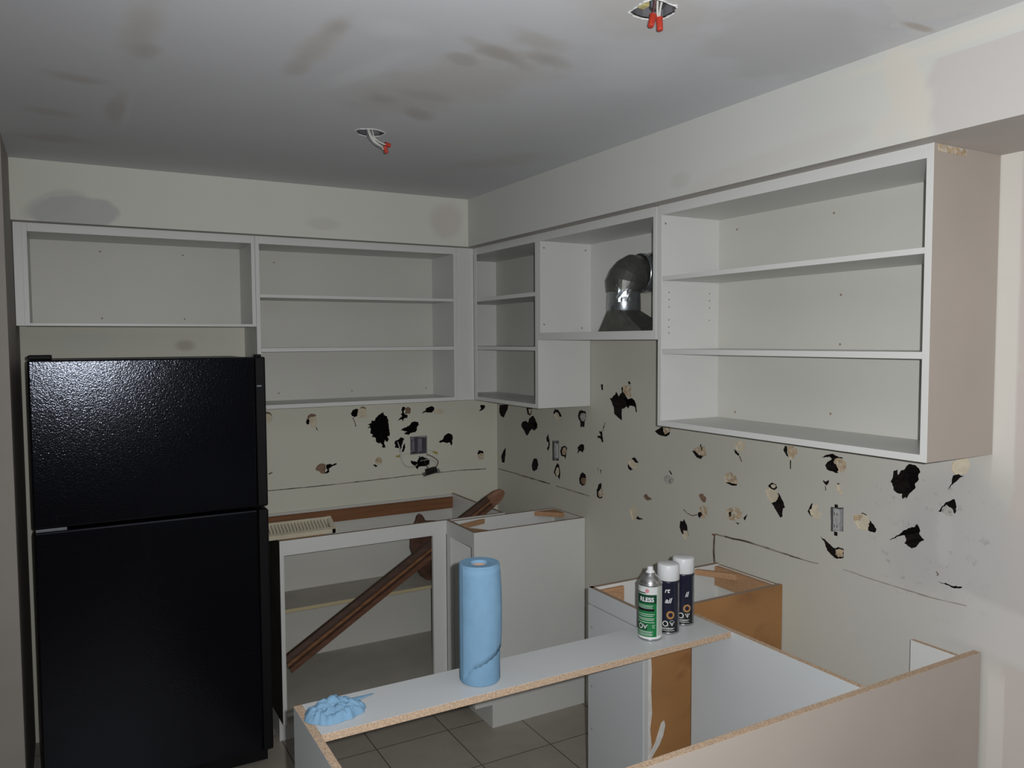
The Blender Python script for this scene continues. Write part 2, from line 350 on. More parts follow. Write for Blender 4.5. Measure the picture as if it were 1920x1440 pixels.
def tube(bm, pts, r, n=8, mat=0, k=6, caps=True):
    P = spline(pts, k); rings = []
    up = Vector((0.13, 0.21, 0.97)).normalized()
    for i, p in enumerate(P):
        d = (P[min(i+1, len(P)-1)]-P[max(i-1, 0)]).normalized()
        a = d.cross(up)
        if a.length < 1e-3: a = d.cross(Vector((1, 0, 0)))
        a.normalize(); b = d.cross(a)
        rr = r(i/(len(P)-1)) if callable(r) else r
        rings.append([bm.verts.new(p+(a*math.cos(2*math.pi*j/n)+b*math.sin(2*math.pi*j/n))*rr) for j in range(n)])
    for i in range(len(rings)-1):
        for j in range(n):
            f = bm.faces.new((rings[i][j], rings[i][(j+1) % n], rings[i+1][(j+1) % n], rings[i+1][j])); f.material_index = mat
    if caps:
        bm.faces.new(rings[0][::-1]).material_index = mat; bm.faces.new(rings[-1]).material_index = mat
def lathe(bm, c, prof, n=40, mat=0, mats=None):   # prof: (r, z) bottom to top around vertical axis
    rings = []
    for r, z in prof:
        if r < 1e-6: rings.append([bm.verts.new((c[0], c[1], c[2]+z))])
        else: rings.append([bm.verts.new((c[0]+r*math.cos(2*math.pi*j/n), c[1]+r*math.sin(2*math.pi*j/n), c[2]+z)) for j in range(n)])
    for i in range(len(rings)-1):
        a, b = rings[i], rings[i+1]; mi = mats[i] if mats else mat
        for j in range(n):
            k = (j+1) % n
            if len(a) == 1 and len(b) == 1: continue
            if len(a) == 1: f = bm.faces.new((a[0], b[j], b[k]))
            elif len(b) == 1: f = bm.faces.new((a[j], a[k], b[0]))
            else: f = bm.faces.new((a[j], a[k], b[k], b[j]))
            f.material_index = mi
def disc(bm, c, axis, r, t, n=10, mat=0):     # small flat cylinder on a surface, thickness t along the axis
    i = 'xyz'.index(axis); j, k = [q for q in range(3) if q != i]
    pts = []
    a, b = [], []
    for s in range(n):
        p = list(c); p[j] += r*math.cos(2*math.pi*s/n); p[k] += r*math.sin(2*math.pi*s/n); a.append(bm.verts.new(p))
        q = list(p); q[i] += t; b.append(bm.verts.new(q))
    fs = [bm.faces.new(a), bm.faces.new(b[::-1])]
    for s in range(n): fs.append(bm.faces.new((a[s], b[s], b[(s+1) % n], a[(s+1) % n])))
    for f in fs: f.material_index = mat

# ------------------------------------------------------------------ walls with torn-out holes
HOLES_BACK=[
('c',[(-1.26,1.357),(-1.245,1.359),(-1.231,1.359),(-1.219,1.34),(-1.223,1.323),(-1.237,1.309),(-1.246,1.313),(-1.261,1.318)]),
('o',[(-1.26,1.362),(-1.244,1.364),(-1.229,1.359),(-1.221,1.342),(-1.233,1.351),(-1.246,1.352),(-1.26,1.352)]),
('c',[(-1.043,1.324),(-1.012,1.33),(-1.008,1.311),(-1.013,1.279),(-1.028,1.275),(-1.044,1.288),(-1.047,1.302)]),
('b',[(-1.056,1.317),(-1.049,1.335),(-1.034,1.344),(-1.016,1.341),(-1.009,1.33),(-1.02,1.326),(-1.034,1.327),(-1.043,1.32)]),
('k',[(-1.06,1.303),(-1.056,1.316),(-1.045,1.319),(-1.04,1.306),(-1.046,1.293),(-1.055,1.29)]),
('k',[(-1.013,1.278),(-1.01,1.277),(-1.002,1.26),(-1.007,1.26)]),
('c',[(-0.797,1.35),(-0.778,1.357),(-0.755,1.354),(-0.751,1.309),(-0.798,1.31)]),
('b',[(-0.788,1.358),(-0.77,1.368),(-0.755,1.358),(-0.754,1.352),(-0.77,1.358)]),
('k',[(-0.834,1.334),(-0.822,1.352),(-0.809,1.357),(-0.793,1.352),(-0.798,1.334),(-0.8,1.319),(-0.817,1.314),(-0.829,1.322)]),
('l',[(-0.827,1.312),(-0.816,1.289),(-0.811,1.266),(-0.806,1.267),(-0.812,1.29),(-0.823,1.313)]),
('b',[(-1.017,1.07),(-1.01,1.084),(-0.991,1.093),(-0.976,1.092),(-0.965,1.084),(-0.971,1.043),(-0.988,1.043),(-1.003,1.058),(-1.017,1.064)]),
('k',[(-0.965,1.084),(-0.946,1.088),(-0.935,1.083),(-0.911,1.089),(-0.91,1.083),(-0.932,1.076),(-0.951,1.064),(-0.947,1.049),(-0.966,1.041),(-0.973,1.043),(-0.957,1.057),(-0.964,1.069)]),
('t',[(-0.71,1.086),(-0.703,1.1),(-0.691,1.103),(-0.678,1.097),(-0.673,1.083),(-0.68,1.066),(-0.694,1.061),(-0.706,1.068)]),
('k',[(-0.721,1.064),(-0.712,1.067),(-0.696,1.057),(-0.708,1.052)]),
('o',[(-1.246,1.066),(-1.228,1.072),(-1.224,1.069),(-1.242,1.059)]),
('l',[(-1.265,0.981),(-1.244,0.981),(-1.061,0.98),(-0.853,0.982),(-0.663,0.986),(-0.664,0.99),(-0.854,0.986),(-1.061,0.984),(-1.244,0.985),(-1.265,0.985)]),
('k',[(-0.664,1.333),(-0.66,1.319),(-0.642,1.309),(-0.636,1.291),(-0.633,1.249),(-0.627,1.21),(-0.643,1.205),(-0.634,1.191),(-0.644,1.177),(-0.656,1.189),(-0.66,1.17),(-0.652,1.148),(-0.672,1.152),(-0.668,1.163),(-0.684,1.179),(-0.686,1.17),(-0.702,1.18),(-0.707,1.204),(-0.727,1.209),(-0.719,1.22),(-0.735,1.228),(-0.73,1.247),(-0.734,1.259),(-0.748,1.252),(-0.734,1.268),(-0.748,1.271),(-0.726,1.281),(-0.726,1.292),(-0.708,1.291),(-0.702,1.306),(-0.694,1.313),(-0.678,1.324)]),
('b',[(-0.544,1.348),(-0.523,1.353),(-0.511,1.343),(-0.515,1.318),(-0.544,1.317),(-0.54,1.332)]),
('k',[(-0.564,1.341),(-0.558,1.354),(-0.545,1.354),(-0.541,1.34),(-0.551,1.333),(-0.55,1.326),(-0.544,1.315),(-0.528,1.309),(-0.532,1.295),(-0.549,1.294),(-0.557,1.279),(-0.563,1.291),(-0.586,1.283),(-0.571,1.299),(-0.559,1.306),(-0.567,1.317),(-0.559,1.324)]),
('k',[(-0.449,1.314),(-0.442,1.324),(-0.427,1.329),(-0.427,1.339),(-0.406,1.348),(-0.393,1.351),(-0.376,1.342),(-0.379,1.33),(-0.389,1.319),(-0.411,1.317),(-0.428,1.321)]),
('c',[(-0.374,1.335),(-0.329,1.334),(-0.325,1.31),(-0.381,1.311)]),
('k',[(-0.57,1.233),(-0.551,1.246),(-0.537,1.247),(-0.516,1.259),(-0.508,1.271),(-0.491,1.277),(-0.472,1.271),(-0.466,1.256),(-0.477,1.245),(-0.479,1.228),(-0.492,1.217),(-0.513,1.216),(-0.523,1.207),(-0.546,1.211),(-0.548,1.218),(-0.533,1.223),(-0.554,1.23)]),
('k',[(-0.353,1.157),(-0.346,1.164),(-0.329,1.171),(-0.324,1.185),(-0.309,1.196),(-0.293,1.201),(-0.276,1.192),(-0.27,1.175),(-0.276,1.16),(-0.274,1.143),(-0.279,1.132),(-0.29,1.152),(-0.309,1.148),(-0.327,1.155),(-0.344,1.152)]),
('k',[(-0.604,1.17),(-0.599,1.181),(-0.583,1.184),(-0.569,1.197),(-0.55,1.19),(-0.556,1.178),(-0.563,1.156),(-0.569,1.125),(-0.578,1.122),(-0.58,1.141),(-0.602,1.145),(-0.598,1.158)]),
('k',[(-0.555,1.155),(-0.546,1.164),(-0.545,1.139),(-0.555,1.118),(-0.565,1.119),(-0.559,1.14)]),
('k',[(-0.517,1.195),(-0.421,1.188),(-0.422,1.102),(-0.516,1.107)]),
('k',[(-0.517,1.072),(-0.498,1.065),(-0.479,1.061),(-0.468,1.082),(-0.451,1.087),(-0.426,1.079),(-0.409,1.066),(-0.405,1.042),(-0.431,1.034),(-0.469,1.035),(-0.478,1.022),(-0.486,1.031),(-0.498,1.045),(-0.513,1.056)]),
('t',[(-0.125,1.064),(-0.118,1.079),(-0.105,1.082),(-0.089,1.077),(-0.08,1.06),(-0.089,1.044),(-0.112,1.045)]),
('k',[(-0.124,1.076),(-0.114,1.096),(-0.091,1.09),(-0.082,1.073),(-0.1,1.08),(-0.114,1.07)]),
('k',[(-0.105,1.344),(-0.08,1.343),(-0.073,1.332),(-0.08,1.322),(-0.098,1.313),(-0.114,1.308),(-0.1,1.323)]),
('l',[(-0.754,0.984),(-0.577,0.988),(-0.44,0.991),(-0.223,0.992),(-0.073,0.987),(-0.073,0.992),(-0.223,0.996),(-0.44,0.995),(-0.578,0.992),(-0.754,0.988)]),
]
HOLES_RIGHT=[
('k',[(-0.031,1.342),(-0.128,1.351),(-0.123,1.329),(-0.095,1.296),(-0.076,1.274),(-0.044,1.283),(-0.026,1.304)]),
('k',[(-0.321,1.347),(-0.38,1.35),(-0.374,1.322),(-0.356,1.309),(-0.331,1.318)]),
('c',[(-0.335,1.342),(-0.368,1.344),(-0.36,1.323),(-0.345,1.316)]),
('k',[(-0.267,1.249),(-0.276,1.269),(-0.314,1.279),(-0.339,1.271),(-0.351,1.295),(-0.388,1.313),(-0.412,1.296),(-0.432,1.268),(-0.428,1.251),(-0.4,1.236),(-0.38,1.243),(-0.355,1.228),(-0.338,1.209),(-0.322,1.203),(-0.301,1.222)]),
('c',[(-0.588,1.335),(-0.619,1.341),(-0.645,1.316),(-0.627,1.3),(-0.606,1.315)]),
('k',[(-0.582,1.342),(-0.597,1.361),(-0.627,1.36),(-0.648,1.343),(-0.659,1.329),(-0.638,1.326),(-0.627,1.342),(-0.608,1.348),(-0.586,1.334)]),
('k',[(-0.795,1.344),(-0.805,1.367),(-0.828,1.373),(-0.858,1.369),(-0.864,1.342),(-0.851,1.322),(-0.848,1.295),(-0.832,1.297),(-0.818,1.29),(-0.815,1.319),(-0.802,1.329)]),
('g',[(-0.805,1.344),(-0.822,1.359),(-0.851,1.358),(-0.855,1.337),(-0.838,1.321),(-0.815,1.326)]),
('k',[(-0.963,1.288),(-0.988,1.29),(-0.991,1.265),(-0.997,1.247),(-0.985,1.239),(-0.976,1.256),(-0.951,1.257),(-0.951,1.266),(-0.976,1.27)]),
('k',[(-0.999,1.305),(-1.014,1.33),(-1.008,1.331),(-0.992,1.306)]),
('k',[(-0.518,1.215),(-0.533,1.233),(-0.544,1.208),(-0.55,1.186),(-0.543,1.161),(-0.529,1.146),(-0.523,1.159),(-0.534,1.172),(-0.537,1.189),(-0.518,1.195)]),
('k',[(-0.574,1.203),(-0.632,1.209),(-0.632,1.112),(-0.574,1.105)]),
('k',[(-0.644,1.161),(-0.655,1.182),(-0.684,1.191),(-0.705,1.184),(-0.698,1.156),(-0.689,1.123),(-0.68,1.138),(-0.651,1.138)]),
('t',[(-0.653,1.162),(-0.664,1.179),(-0.684,1.182),(-0.692,1.163),(-0.677,1.144),(-0.656,1.145)]),
('k',[(-0.791,1.194),(-0.822,1.215),(-0.845,1.215),(-0.848,1.193),(-0.835,1.177),(-0.812,1.181),(-0.788,1.165),(-0.798,1.183)]),
('k',[(-0.046,1.057),(-0.07,1.092),(-0.098,1.113),(-0.094,1.068),(-0.083,1.028),(-0.055,1.027)]),
('k',[(-0.374,1.057),(-0.395,1.093),(-0.427,1.095),(-0.441,1.066),(-0.427,1.039),(-0.394,1.026),(-0.378,1.036)]),
('k',[(-0.585,1.049),(-0.604,1.084),(-0.619,1.1),(-0.633,1.092),(-0.644,1.053),(-0.639,1.015),(-0.626,1.03),(-0.604,1.032)]),
('c',[(-0.594,1.05),(-0.607,1.076),(-0.624,1.075),(-0.628,1.049),(-0.615,1.031),(-0.601,1.037)]),
('k',[(-0.805,1.046),(-0.815,1.071),(-0.832,1.085),(-0.858,1.077),(-0.865,1.055),(-0.855,1.029),(-0.835,1.021),(-0.811,1.028)]),
('b',[(-0.809,1.045),(-0.822,1.057),(-0.855,1.061),(-0.859,1.039),(-0.838,1.024),(-0.815,1.03)]),
('k',[(-0.945,1.019),(-0.964,1.05),(-0.982,1.057),(-0.982,1.033),(-0.998,1.017),(-0.989,0.993),(-0.97,0.983),(-0.948,0.99)]),
('t',[(-0.951,1.009),(-0.97,1.03),(-0.992,1.016),(-0.982,0.996),(-0.964,0.987),(-0.951,0.998)]),
('k',[(-0.973,1.116),(-0.981,1.117),(-0.977,1.093)]),
('g',[(-0.938,1.12),(-0.962,1.126),(-0.959,1.097),(-0.942,1.093)]),
('l',[(0.008,0.983),(-0.207,0.985),(-0.25,0.982),(-0.549,0.982),(-0.553,0.989),(-0.254,0.989),(-0.21,0.989),(0.006,0.987)]),
('l',[(-0.602,0.982),(-0.89,0.98),(-0.892,0.984),(-0.605,0.986)]),
('t',[(-1.14,1.501),(-1.193,1.506),(-1.193,1.457),(-1.182,1.448),(-1.163,1.46),(-1.14,1.474)]),
('k',[(-1.043,1.442),(-1.055,1.44),(-1.067,1.45),(-1.084,1.462),(-1.088,1.473),(-1.1,1.463),(-1.107,1.452),(-1.117,1.464),(-1.129,1.47),(-1.126,1.49),(-1.138,1.5),(-1.138,1.474),(-1.154,1.463),(-1.172,1.445),(-1.195,1.452),(-1.218,1.442),(-1.227,1.428),(-1.229,1.412),(-1.233,1.395),(-1.225,1.395),(-1.22,1.414),(-1.204,1.418),(-1.191,1.42),(-1.182,1.417),(-1.175,1.405),(-1.166,1.413),(-1.14,1.403),(-1.129,1.399),(-1.131,1.35),(-1.108,1.36),(-1.077,1.375),(-1.072,1.403),(-1.055,1.428)]),
('k',[(-1.17,1.518),(-1.181,1.523),(-1.19,1.513),(-1.181,1.506)]),
('k',[(-0.976,1.499),(-0.993,1.5),(-0.993,1.475),(-0.983,1.473)]),
('l',[(-1.005,1.331),(-0.988,1.292),(-0.995,1.292),(-1.012,1.33)]),
('k',[(-1.35,1.327),(-1.389,1.347),(-1.442,1.352),(-1.445,1.339),(-1.437,1.321),(-1.416,1.312),(-1.383,1.312),(-1.362,1.319)]),
('t',[(-1.393,1.347),(-1.441,1.351),(-1.44,1.337),(-1.421,1.325),(-1.405,1.317),(-1.397,1.328)]),
('c',[(-1.177,1.18),(-1.198,1.194),(-1.231,1.18),(-1.243,1.17),(-1.225,1.151),(-1.207,1.153),(-1.183,1.166)]),
('k',[(-1.198,1.196),(-1.219,1.204),(-1.234,1.192),(-1.246,1.185),(-1.231,1.179),(-1.213,1.183)]),
('k',[(-1.17,1.173),(-1.183,1.162),(-1.207,1.15),(-1.189,1.143),(-1.174,1.153)]),
('g',[(-1.401,1.142),(-1.423,1.158),(-1.449,1.156),(-1.468,1.145),(-1.455,1.129),(-1.423,1.123),(-1.407,1.132)]),
('k',[(-1.433,1.179),(-1.444,1.177),(-1.457,1.165),(-1.449,1.164)]),
('t',[(-1.575,1.276),(-1.594,1.29),(-1.637,1.298),(-1.645,1.266),(-1.623,1.253),(-1.595,1.259)]),
('k',[(-1.568,1.273),(-1.58,1.273),(-1.599,1.26),(-1.623,1.258),(-1.619,1.247),(-1.607,1.248),(-1.592,1.251),(-1.577,1.264)]),
('k',[(-1.611,1.302),(-1.618,1.303),(-1.618,1.279),(-1.613,1.28)]),
('b',[(-1.279,1.051),(-1.296,1.061),(-1.313,1.051),(-1.333,1.045),(-1.308,1.035),(-1.287,1.039)]),
('c',[(-1.184,0.975),(-1.208,0.999),(-1.238,0.985),(-1.244,0.968),(-1.22,0.937),(-1.205,0.929),(-1.193,0.958)]),
('k',[(-1.229,0.95),(-1.241,0.957),(-1.256,0.952),(-1.281,0.952),(-1.256,0.945),(-1.232,0.943)]),
('b',[(-1.606,1.11),(-1.625,1.118),(-1.647,1.105),(-1.642,1.087),(-1.625,1.087),(-1.613,1.099)]),
('t',[(-1.611,1.062),(-1.63,1.073),(-1.654,1.07),(-1.654,1.036),(-1.631,1.022),(-1.612,1.035)]),
('k',[(-1.602,1.041),(-1.612,1.045),(-1.621,1.036),(-1.612,1.02),(-1.602,1.029)]),
('l',[(-1.521,1.037),(-1.541,1.026),(-1.572,1.021),(-1.6,1.031),(-1.599,1.034),(-1.573,1.025),(-1.544,1.029),(-1.525,1.04)]),
('k',[(-1.5,0.964),(-1.505,0.99),(-1.521,0.991),(-1.526,1.001),(-1.541,0.983),(-1.546,0.961),(-1.553,0.942),(-1.545,0.938),(-1.539,0.956),(-1.521,0.956),(-1.521,0.939),(-1.509,0.948)]),
('c',[(-1.518,0.953),(-1.54,0.958),(-1.547,0.937),(-1.534,0.921),(-1.52,0.933)]),
('c',[(-1.788,1.32),(-1.815,1.34),(-1.84,1.333),(-1.838,1.309),(-1.816,1.297),(-1.797,1.304)]),
('k',[(-1.783,1.304),(-1.797,1.3),(-1.811,1.288),(-1.807,1.283),(-1.793,1.289)]),
('l',[(-1.809,1.282),(-1.82,1.263),(-1.824,1.265),(-1.814,1.284)]),
('t',[(-2.025,1.345),(-2.061,1.345),(-2.065,1.323),(-2.05,1.305),(-2.035,1.3),(-2.027,1.318)]),
('k',[(-2.007,1.33),(-2.015,1.344),(-2.022,1.342),(-2.023,1.321),(-2.03,1.305),(-2.02,1.311),(-2.013,1.32)]),
('k',[(-2.035,1.297),(-2.04,1.298),(-2.04,1.269),(-2.036,1.268)]),
('t',[(-1.737,1.194),(-1.747,1.215),(-1.77,1.219),(-1.794,1.21),(-1.804,1.194),(-1.799,1.175),(-1.771,1.174),(-1.747,1.18)]),
('k',[(-1.748,1.18),(-1.771,1.179),(-1.799,1.18),(-1.798,1.175),(-1.771,1.173),(-1.75,1.176)]),
('c',[(-1.933,1.181),(-1.95,1.193),(-1.979,1.192),(-1.987,1.17),(-1.975,1.148),(-1.959,1.143),(-1.942,1.159)]),
('k',[(-1.944,1.199),(-1.962,1.212),(-1.979,1.208),(-1.984,1.196),(-1.966,1.187),(-1.95,1.191)]),
('c',[(-1.952,1.2),(-1.964,1.207),(-1.976,1.203),(-1.968,1.193),(-1.956,1.194)]),
('k',[(-1.987,1.182),(-2,1.169),(-2.01,1.155),(-2.017,1.136),(-2.009,1.132),(-2.007,1.115),(-2.009,1.106),(-1.997,1.098),(-1.98,1.12),(-1.959,1.142),(-1.978,1.149),(-1.985,1.167)]),
('t',[(-1.749,1.076),(-1.772,1.091),(-1.805,1.097),(-1.828,1.088),(-1.824,1.063),(-1.796,1.049),(-1.768,1.045),(-1.758,1.057)]),
('k',[(-1.757,1.071),(-1.768,1.076),(-1.77,1.059),(-1.761,1.055)]),
('k',[(-1.833,1.066),(-1.852,1.083),(-1.842,1.06),(-1.838,1.058)]),
('k',[(-1.794,1.045),(-1.808,1.042),(-1.816,1.046),(-1.808,1.036)]),
('b',[(-1.674,0.975),(-1.699,0.98),(-1.694,0.965)]),
('l',[(-1.685,0.967),(-1.683,0.908),(-1.687,0.869),(-1.698,0.873),(-1.693,0.911),(-1.696,0.969)]),
('l',[(-1.698,0.976),(-1.787,0.977),(-1.838,0.981),(-1.931,0.98),(-1.986,0.979),(-2.039,0.979),(-2.082,0.978),(-2.083,0.982),(-2.04,0.983),(-1.988,0.984),(-1.933,0.987),(-1.84,0.988),(-1.789,0.984),(-1.7,0.981)]),
('t',[(-2.208,1.327),(-2.233,1.329),(-2.249,1.319),(-2.251,1.304),(-2.241,1.287),(-2.223,1.283),(-2.212,1.302),(-2.201,1.32)]),
('k',[(-2.173,1.3),(-2.184,1.313),(-2.198,1.321),(-2.191,1.328),(-2.158,1.324),(-2.19,1.337),(-2.201,1.34),(-2.212,1.335),(-2.236,1.332),(-2.24,1.329),(-2.212,1.327),(-2.203,1.32),(-2.212,1.302),(-2.223,1.283),(-2.216,1.281),(-2.199,1.285),(-2.184,1.286)]),
('k',[(-2.165,1.251),(-2.176,1.248),(-2.189,1.255),(-2.187,1.244),(-2.18,1.237),(-2.173,1.241)]),
('c',[(-2.217,1.245),(-2.231,1.245),(-2.242,1.228),(-2.235,1.215),(-2.221,1.225)]),
('k',[(-2.217,1.249),(-2.227,1.252),(-2.226,1.246)]),
('l',[(-2.174,1.235),(-2.176,1.22),(-2.18,1.221),(-2.177,1.236)]),
('c',[(-2.128,1.163),(-2.146,1.172),(-2.151,1.151),(-2.165,1.142),(-2.155,1.124),(-2.133,1.123),(-2.121,1.137),(-2.119,1.149)]),
('k',[(-2.122,1.168),(-2.13,1.172),(-2.123,1.155),(-2.116,1.148),(-2.12,1.136),(-2.129,1.128),(-2.117,1.132),(-2.109,1.142)]),
('k',[(-2.197,1.172),(-2.244,1.178),(-2.245,1.105),(-2.199,1.095)]),
('c',[(-2.281,1.164),(-2.304,1.171),(-2.324,1.172),(-2.334,1.157),(-2.328,1.126),(-2.298,1.123),(-2.288,1.136)]),
('t',[(-2.28,1.159),(-2.307,1.167),(-2.308,1.156),(-2.298,1.148),(-2.281,1.146)]),
('k',[(-2.304,1.173),(-2.314,1.175),(-2.325,1.171),(-2.32,1.168)]),
('k',[(-2.335,1.157),(-2.347,1.148),(-2.358,1.136),(-2.354,1.124),(-2.338,1.123),(-2.327,1.129)]),
('k',[(-2.16,1.071),(-2.18,1.063),(-2.2,1.051),(-2.214,1.045),(-2.228,1.052),(-2.248,1.049),(-2.247,1.022),(-2.222,1.013),(-2.204,1.02),(-2.186,1.032),(-2.178,1.052)]),
('t',[(-2.214,1.04),(-2.225,1.045),(-2.241,1.046),(-2.242,1.024),(-2.224,1.018),(-2.214,1.024)]),
('l',[(-2.038,0.977),(-2.097,0.978),(-2.154,0.98),(-2.154,0.982),(-2.098,0.981),(-2.039,0.981)]),
('k',[(-2.461,1.343),(-2.478,1.34),(-2.486,1.334),(-2.491,1.324),(-2.485,1.316),(-2.487,1.303),(-2.475,1.287),(-2.478,1.279),(-2.467,1.265),(-2.458,1.255),(-2.446,1.234),(-2.449,1.247),(-2.438,1.236),(-2.437,1.254),(-2.42,1.254),(-2.41,1.261),(-2.406,1.279),(-2.401,1.281),(-2.406,1.294),(-2.408,1.313),(-2.42,1.322),(-2.423,1.306),(-2.431,1.319),(-2.441,1.323),(-2.45,1.336)]),
('c',[(-2.579,1.351),(-2.584,1.366),(-2.604,1.377),(-2.623,1.381),(-2.629,1.361),(-2.624,1.344),(-2.613,1.335),(-2.591,1.331),(-2.581,1.34)]),
('k',[(-2.584,1.328),(-2.596,1.333),(-2.614,1.33),(-2.602,1.324),(-2.594,1.314),(-2.586,1.307),(-2.571,1.287),(-2.581,1.309),(-2.582,1.321)]),
('k',[(-2.545,1.223),(-2.556,1.24),(-2.567,1.253),(-2.59,1.265),(-2.596,1.244),(-2.594,1.229),(-2.589,1.225),(-2.585,1.237),(-2.567,1.246),(-2.556,1.234),(-2.553,1.223)]),
('g',[(-2.555,1.224),(-2.558,1.234),(-2.567,1.245),(-2.583,1.235),(-2.588,1.219),(-2.568,1.219)]),
('k',[(-2.485,1.176),(-2.492,1.166),(-2.495,1.158),(-2.492,1.149),(-2.497,1.144),(-2.507,1.137),(-2.493,1.125),(-2.484,1.111),(-2.471,1.103),(-2.459,1.107),(-2.447,1.113),(-2.453,1.126),(-2.448,1.136),(-2.432,1.13),(-2.397,1.109),(-2.429,1.133),(-2.442,1.147),(-2.46,1.16),(-2.478,1.166)]),
('k',[(-2.55,1.03),(-2.576,1.03),(-2.59,1.028),(-2.616,1.033),(-2.616,1.029),(-2.593,1.023),(-2.582,1.026),(-2.553,1.028)]),
('l',[(-2.542,1.054),(-2.548,1.049),(-2.545,1.045),(-2.548,1.044),(-2.552,1.051),(-2.545,1.057)]),
('f',[(-2.246,0.985),(-2.347,0.98),(-2.438,0.979),(-2.523,0.977),(-2.63,0.984),(-2.631,0.986),(-2.523,0.981),(-2.439,0.982),(-2.349,0.984),(-2.247,0.987)]),
]

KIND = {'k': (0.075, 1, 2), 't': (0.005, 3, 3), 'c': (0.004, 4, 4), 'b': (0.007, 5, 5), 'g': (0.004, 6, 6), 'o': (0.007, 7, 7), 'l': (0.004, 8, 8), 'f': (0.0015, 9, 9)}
def inside(p, poly):
    x, y = p; r = False; j = len(poly)-1
    for i in range(len(poly)):
        xi, yi = poly[i]; xj, yj = poly[j]
        if (yi > y) != (yj > y) and x < (xj-xi)*(y-yi)/(yj-yi)+xi: r = not r
        j = i
    return r
def sheet(bm, outline, holes, P, flip=False):
    """flat surface with recessed regions; P(a, b, depth) gives the point, holes come in rising priority"""
    vs = []; es = []
    def ring(poly):
        i0 = len(vs); vs.extend(Vector(p) for p in poly); n = len(poly)
        es.extend((i0+i, i0+(i+1) % n) for i in range(n))
    rg = random.Random(11)
    def torn(k, poly):      # break the straight edges up into a ragged outline
        if k in 'lf' or len(poly) < 5: st, am = 0.02, 0.0009
        else: st, am = 0.0045, 0.0016
        out = []
        for i in range(len(poly)):
            a, b = poly[i], poly[(i+1) % len(poly)]; L_ = math.hypot(b[0]-a[0], b[1]-a[1]); n = max(1, int(L_/st))
            for j in range(n):
                t = j/n; q = 0 if (j == 0 or L_ < 1e-6) else rg.uniform(-am, am)
                out.append((a[0]+(b[0]-a[0])*t-(b[1]-a[1])/max(L_, 1e-6)*q, a[1]+(b[1]-a[1])*t+(b[0]-a[0])/max(L_, 1e-6)*q))
        return out
    holes = [(k, torn(k, p)) for k, p in holes]
    ring(outline)
    for k, poly in holes: ring(poly)
    ov, oe, of, _, _, _ = delaunay_2d_cdt(vs, es, [], 0, 1e-5)
    boxes = [(min(p[0] for p in h), max(p[0] for p in h), min(p[1] for p in h), max(p[1] for p in h)) for _, h in holes]
    cache = {}
    def vid(i, d):
        if (i, d) not in cache: cache[(i, d)] = bm.verts.new(P(ov[i].x, ov[i].y, d))
        return cache[(i, d)]
    em = {}
    for f in of:
        c = (sum(ov[i].x for i in f)/len(f), sum(ov[i].y for i in f)/len(f))
        kind = None
        for hi in range(len(holes)-1, -1, -1):
            b = boxes[hi]
            if b[0] <= c[0] <= b[1] and b[2] <= c[1] <= b[3] and inside(c, holes[hi][1]): kind = holes[hi][0]; break
        if not inside(c, outline): continue
        d, me_, mf = KIND[kind] if kind else (0, 0, 0)
        idx = list(f) if not flip else list(f)[::-1]
        try: bm.faces.new([vid(i, d) for i in idx]).material_index = mf
        except ValueError: pass
        n = len(f)
        for i in range(n): em.setdefault(tuple(sorted((f[i], f[(i+1) % n]))), []).append((d, me_))
    for (a, b), l in em.items():
        if len(l) == 2 and l[0][0] != l[1][0]:
            (d0, m0), (d1, m1) = sorted(l)
            try: bm.faces.new((vid(a, d0), vid(b, d0), vid(b, d1), vid(a, d1))).material_index = m1
            except ValueError: pass
HC, HS, DS = 2.385, 2.156, 0.3355
XL = -2.233
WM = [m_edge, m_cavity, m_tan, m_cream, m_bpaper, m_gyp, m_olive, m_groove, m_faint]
bm = bmesh.new()
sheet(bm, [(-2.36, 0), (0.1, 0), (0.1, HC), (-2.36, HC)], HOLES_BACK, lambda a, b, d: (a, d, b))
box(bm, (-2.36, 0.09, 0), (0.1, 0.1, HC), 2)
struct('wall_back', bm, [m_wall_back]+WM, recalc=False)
bm = bmesh.new()
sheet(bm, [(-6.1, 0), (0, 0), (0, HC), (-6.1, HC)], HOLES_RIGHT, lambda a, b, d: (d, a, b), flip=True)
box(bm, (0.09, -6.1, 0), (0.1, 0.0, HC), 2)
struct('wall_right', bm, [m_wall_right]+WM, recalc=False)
struct('wall_left', B((-4.6, -0.74, 0), (XL, 0.1, HC)), m_wall_left)
struct('wall_outer_left', B((-4.7, -6.1, 0), (-4.6, -0.74, HC)), m_far)
struct('wall_rear', B((-4.7, -6.2, 0), (0.1, -6.1, HC)), m_far)
struct('floor', B((-4.7, -6.2, -0.1), (0.1, 0.1, 0)), m_tile)
OCT1 = [(-1.223, -1.312), (-1.213, -1.332), (-1.177, -1.351), (-1.145, -1.339), (-1.125, -1.32), (-1.129, -1.279), (-1.161, -1.254), (-1.2, -1.271)]
OCT2 = [(-1.013, -2.478), (-1.016, -2.518), (-1.015, -2.542), (-1.004, -2.556), (-0.955, -2.549), (-0.94, -2.542), (-0.928, -2.521), (-0.929, -2.489), (-0.94, -2.474), (-0.969, -2.467), (-0.993, -2.47)]
bm = bmesh.new()
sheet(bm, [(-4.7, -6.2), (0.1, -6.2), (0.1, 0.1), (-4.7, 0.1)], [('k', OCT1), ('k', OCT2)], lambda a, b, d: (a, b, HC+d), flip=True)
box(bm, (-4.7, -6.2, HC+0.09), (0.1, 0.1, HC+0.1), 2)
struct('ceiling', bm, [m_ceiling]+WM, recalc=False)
struct('trim_1', B((XL, -DS, HS), (0, 0, HC), 0, {'-z': 1}), [m_soffit_back, m_soffit_under])
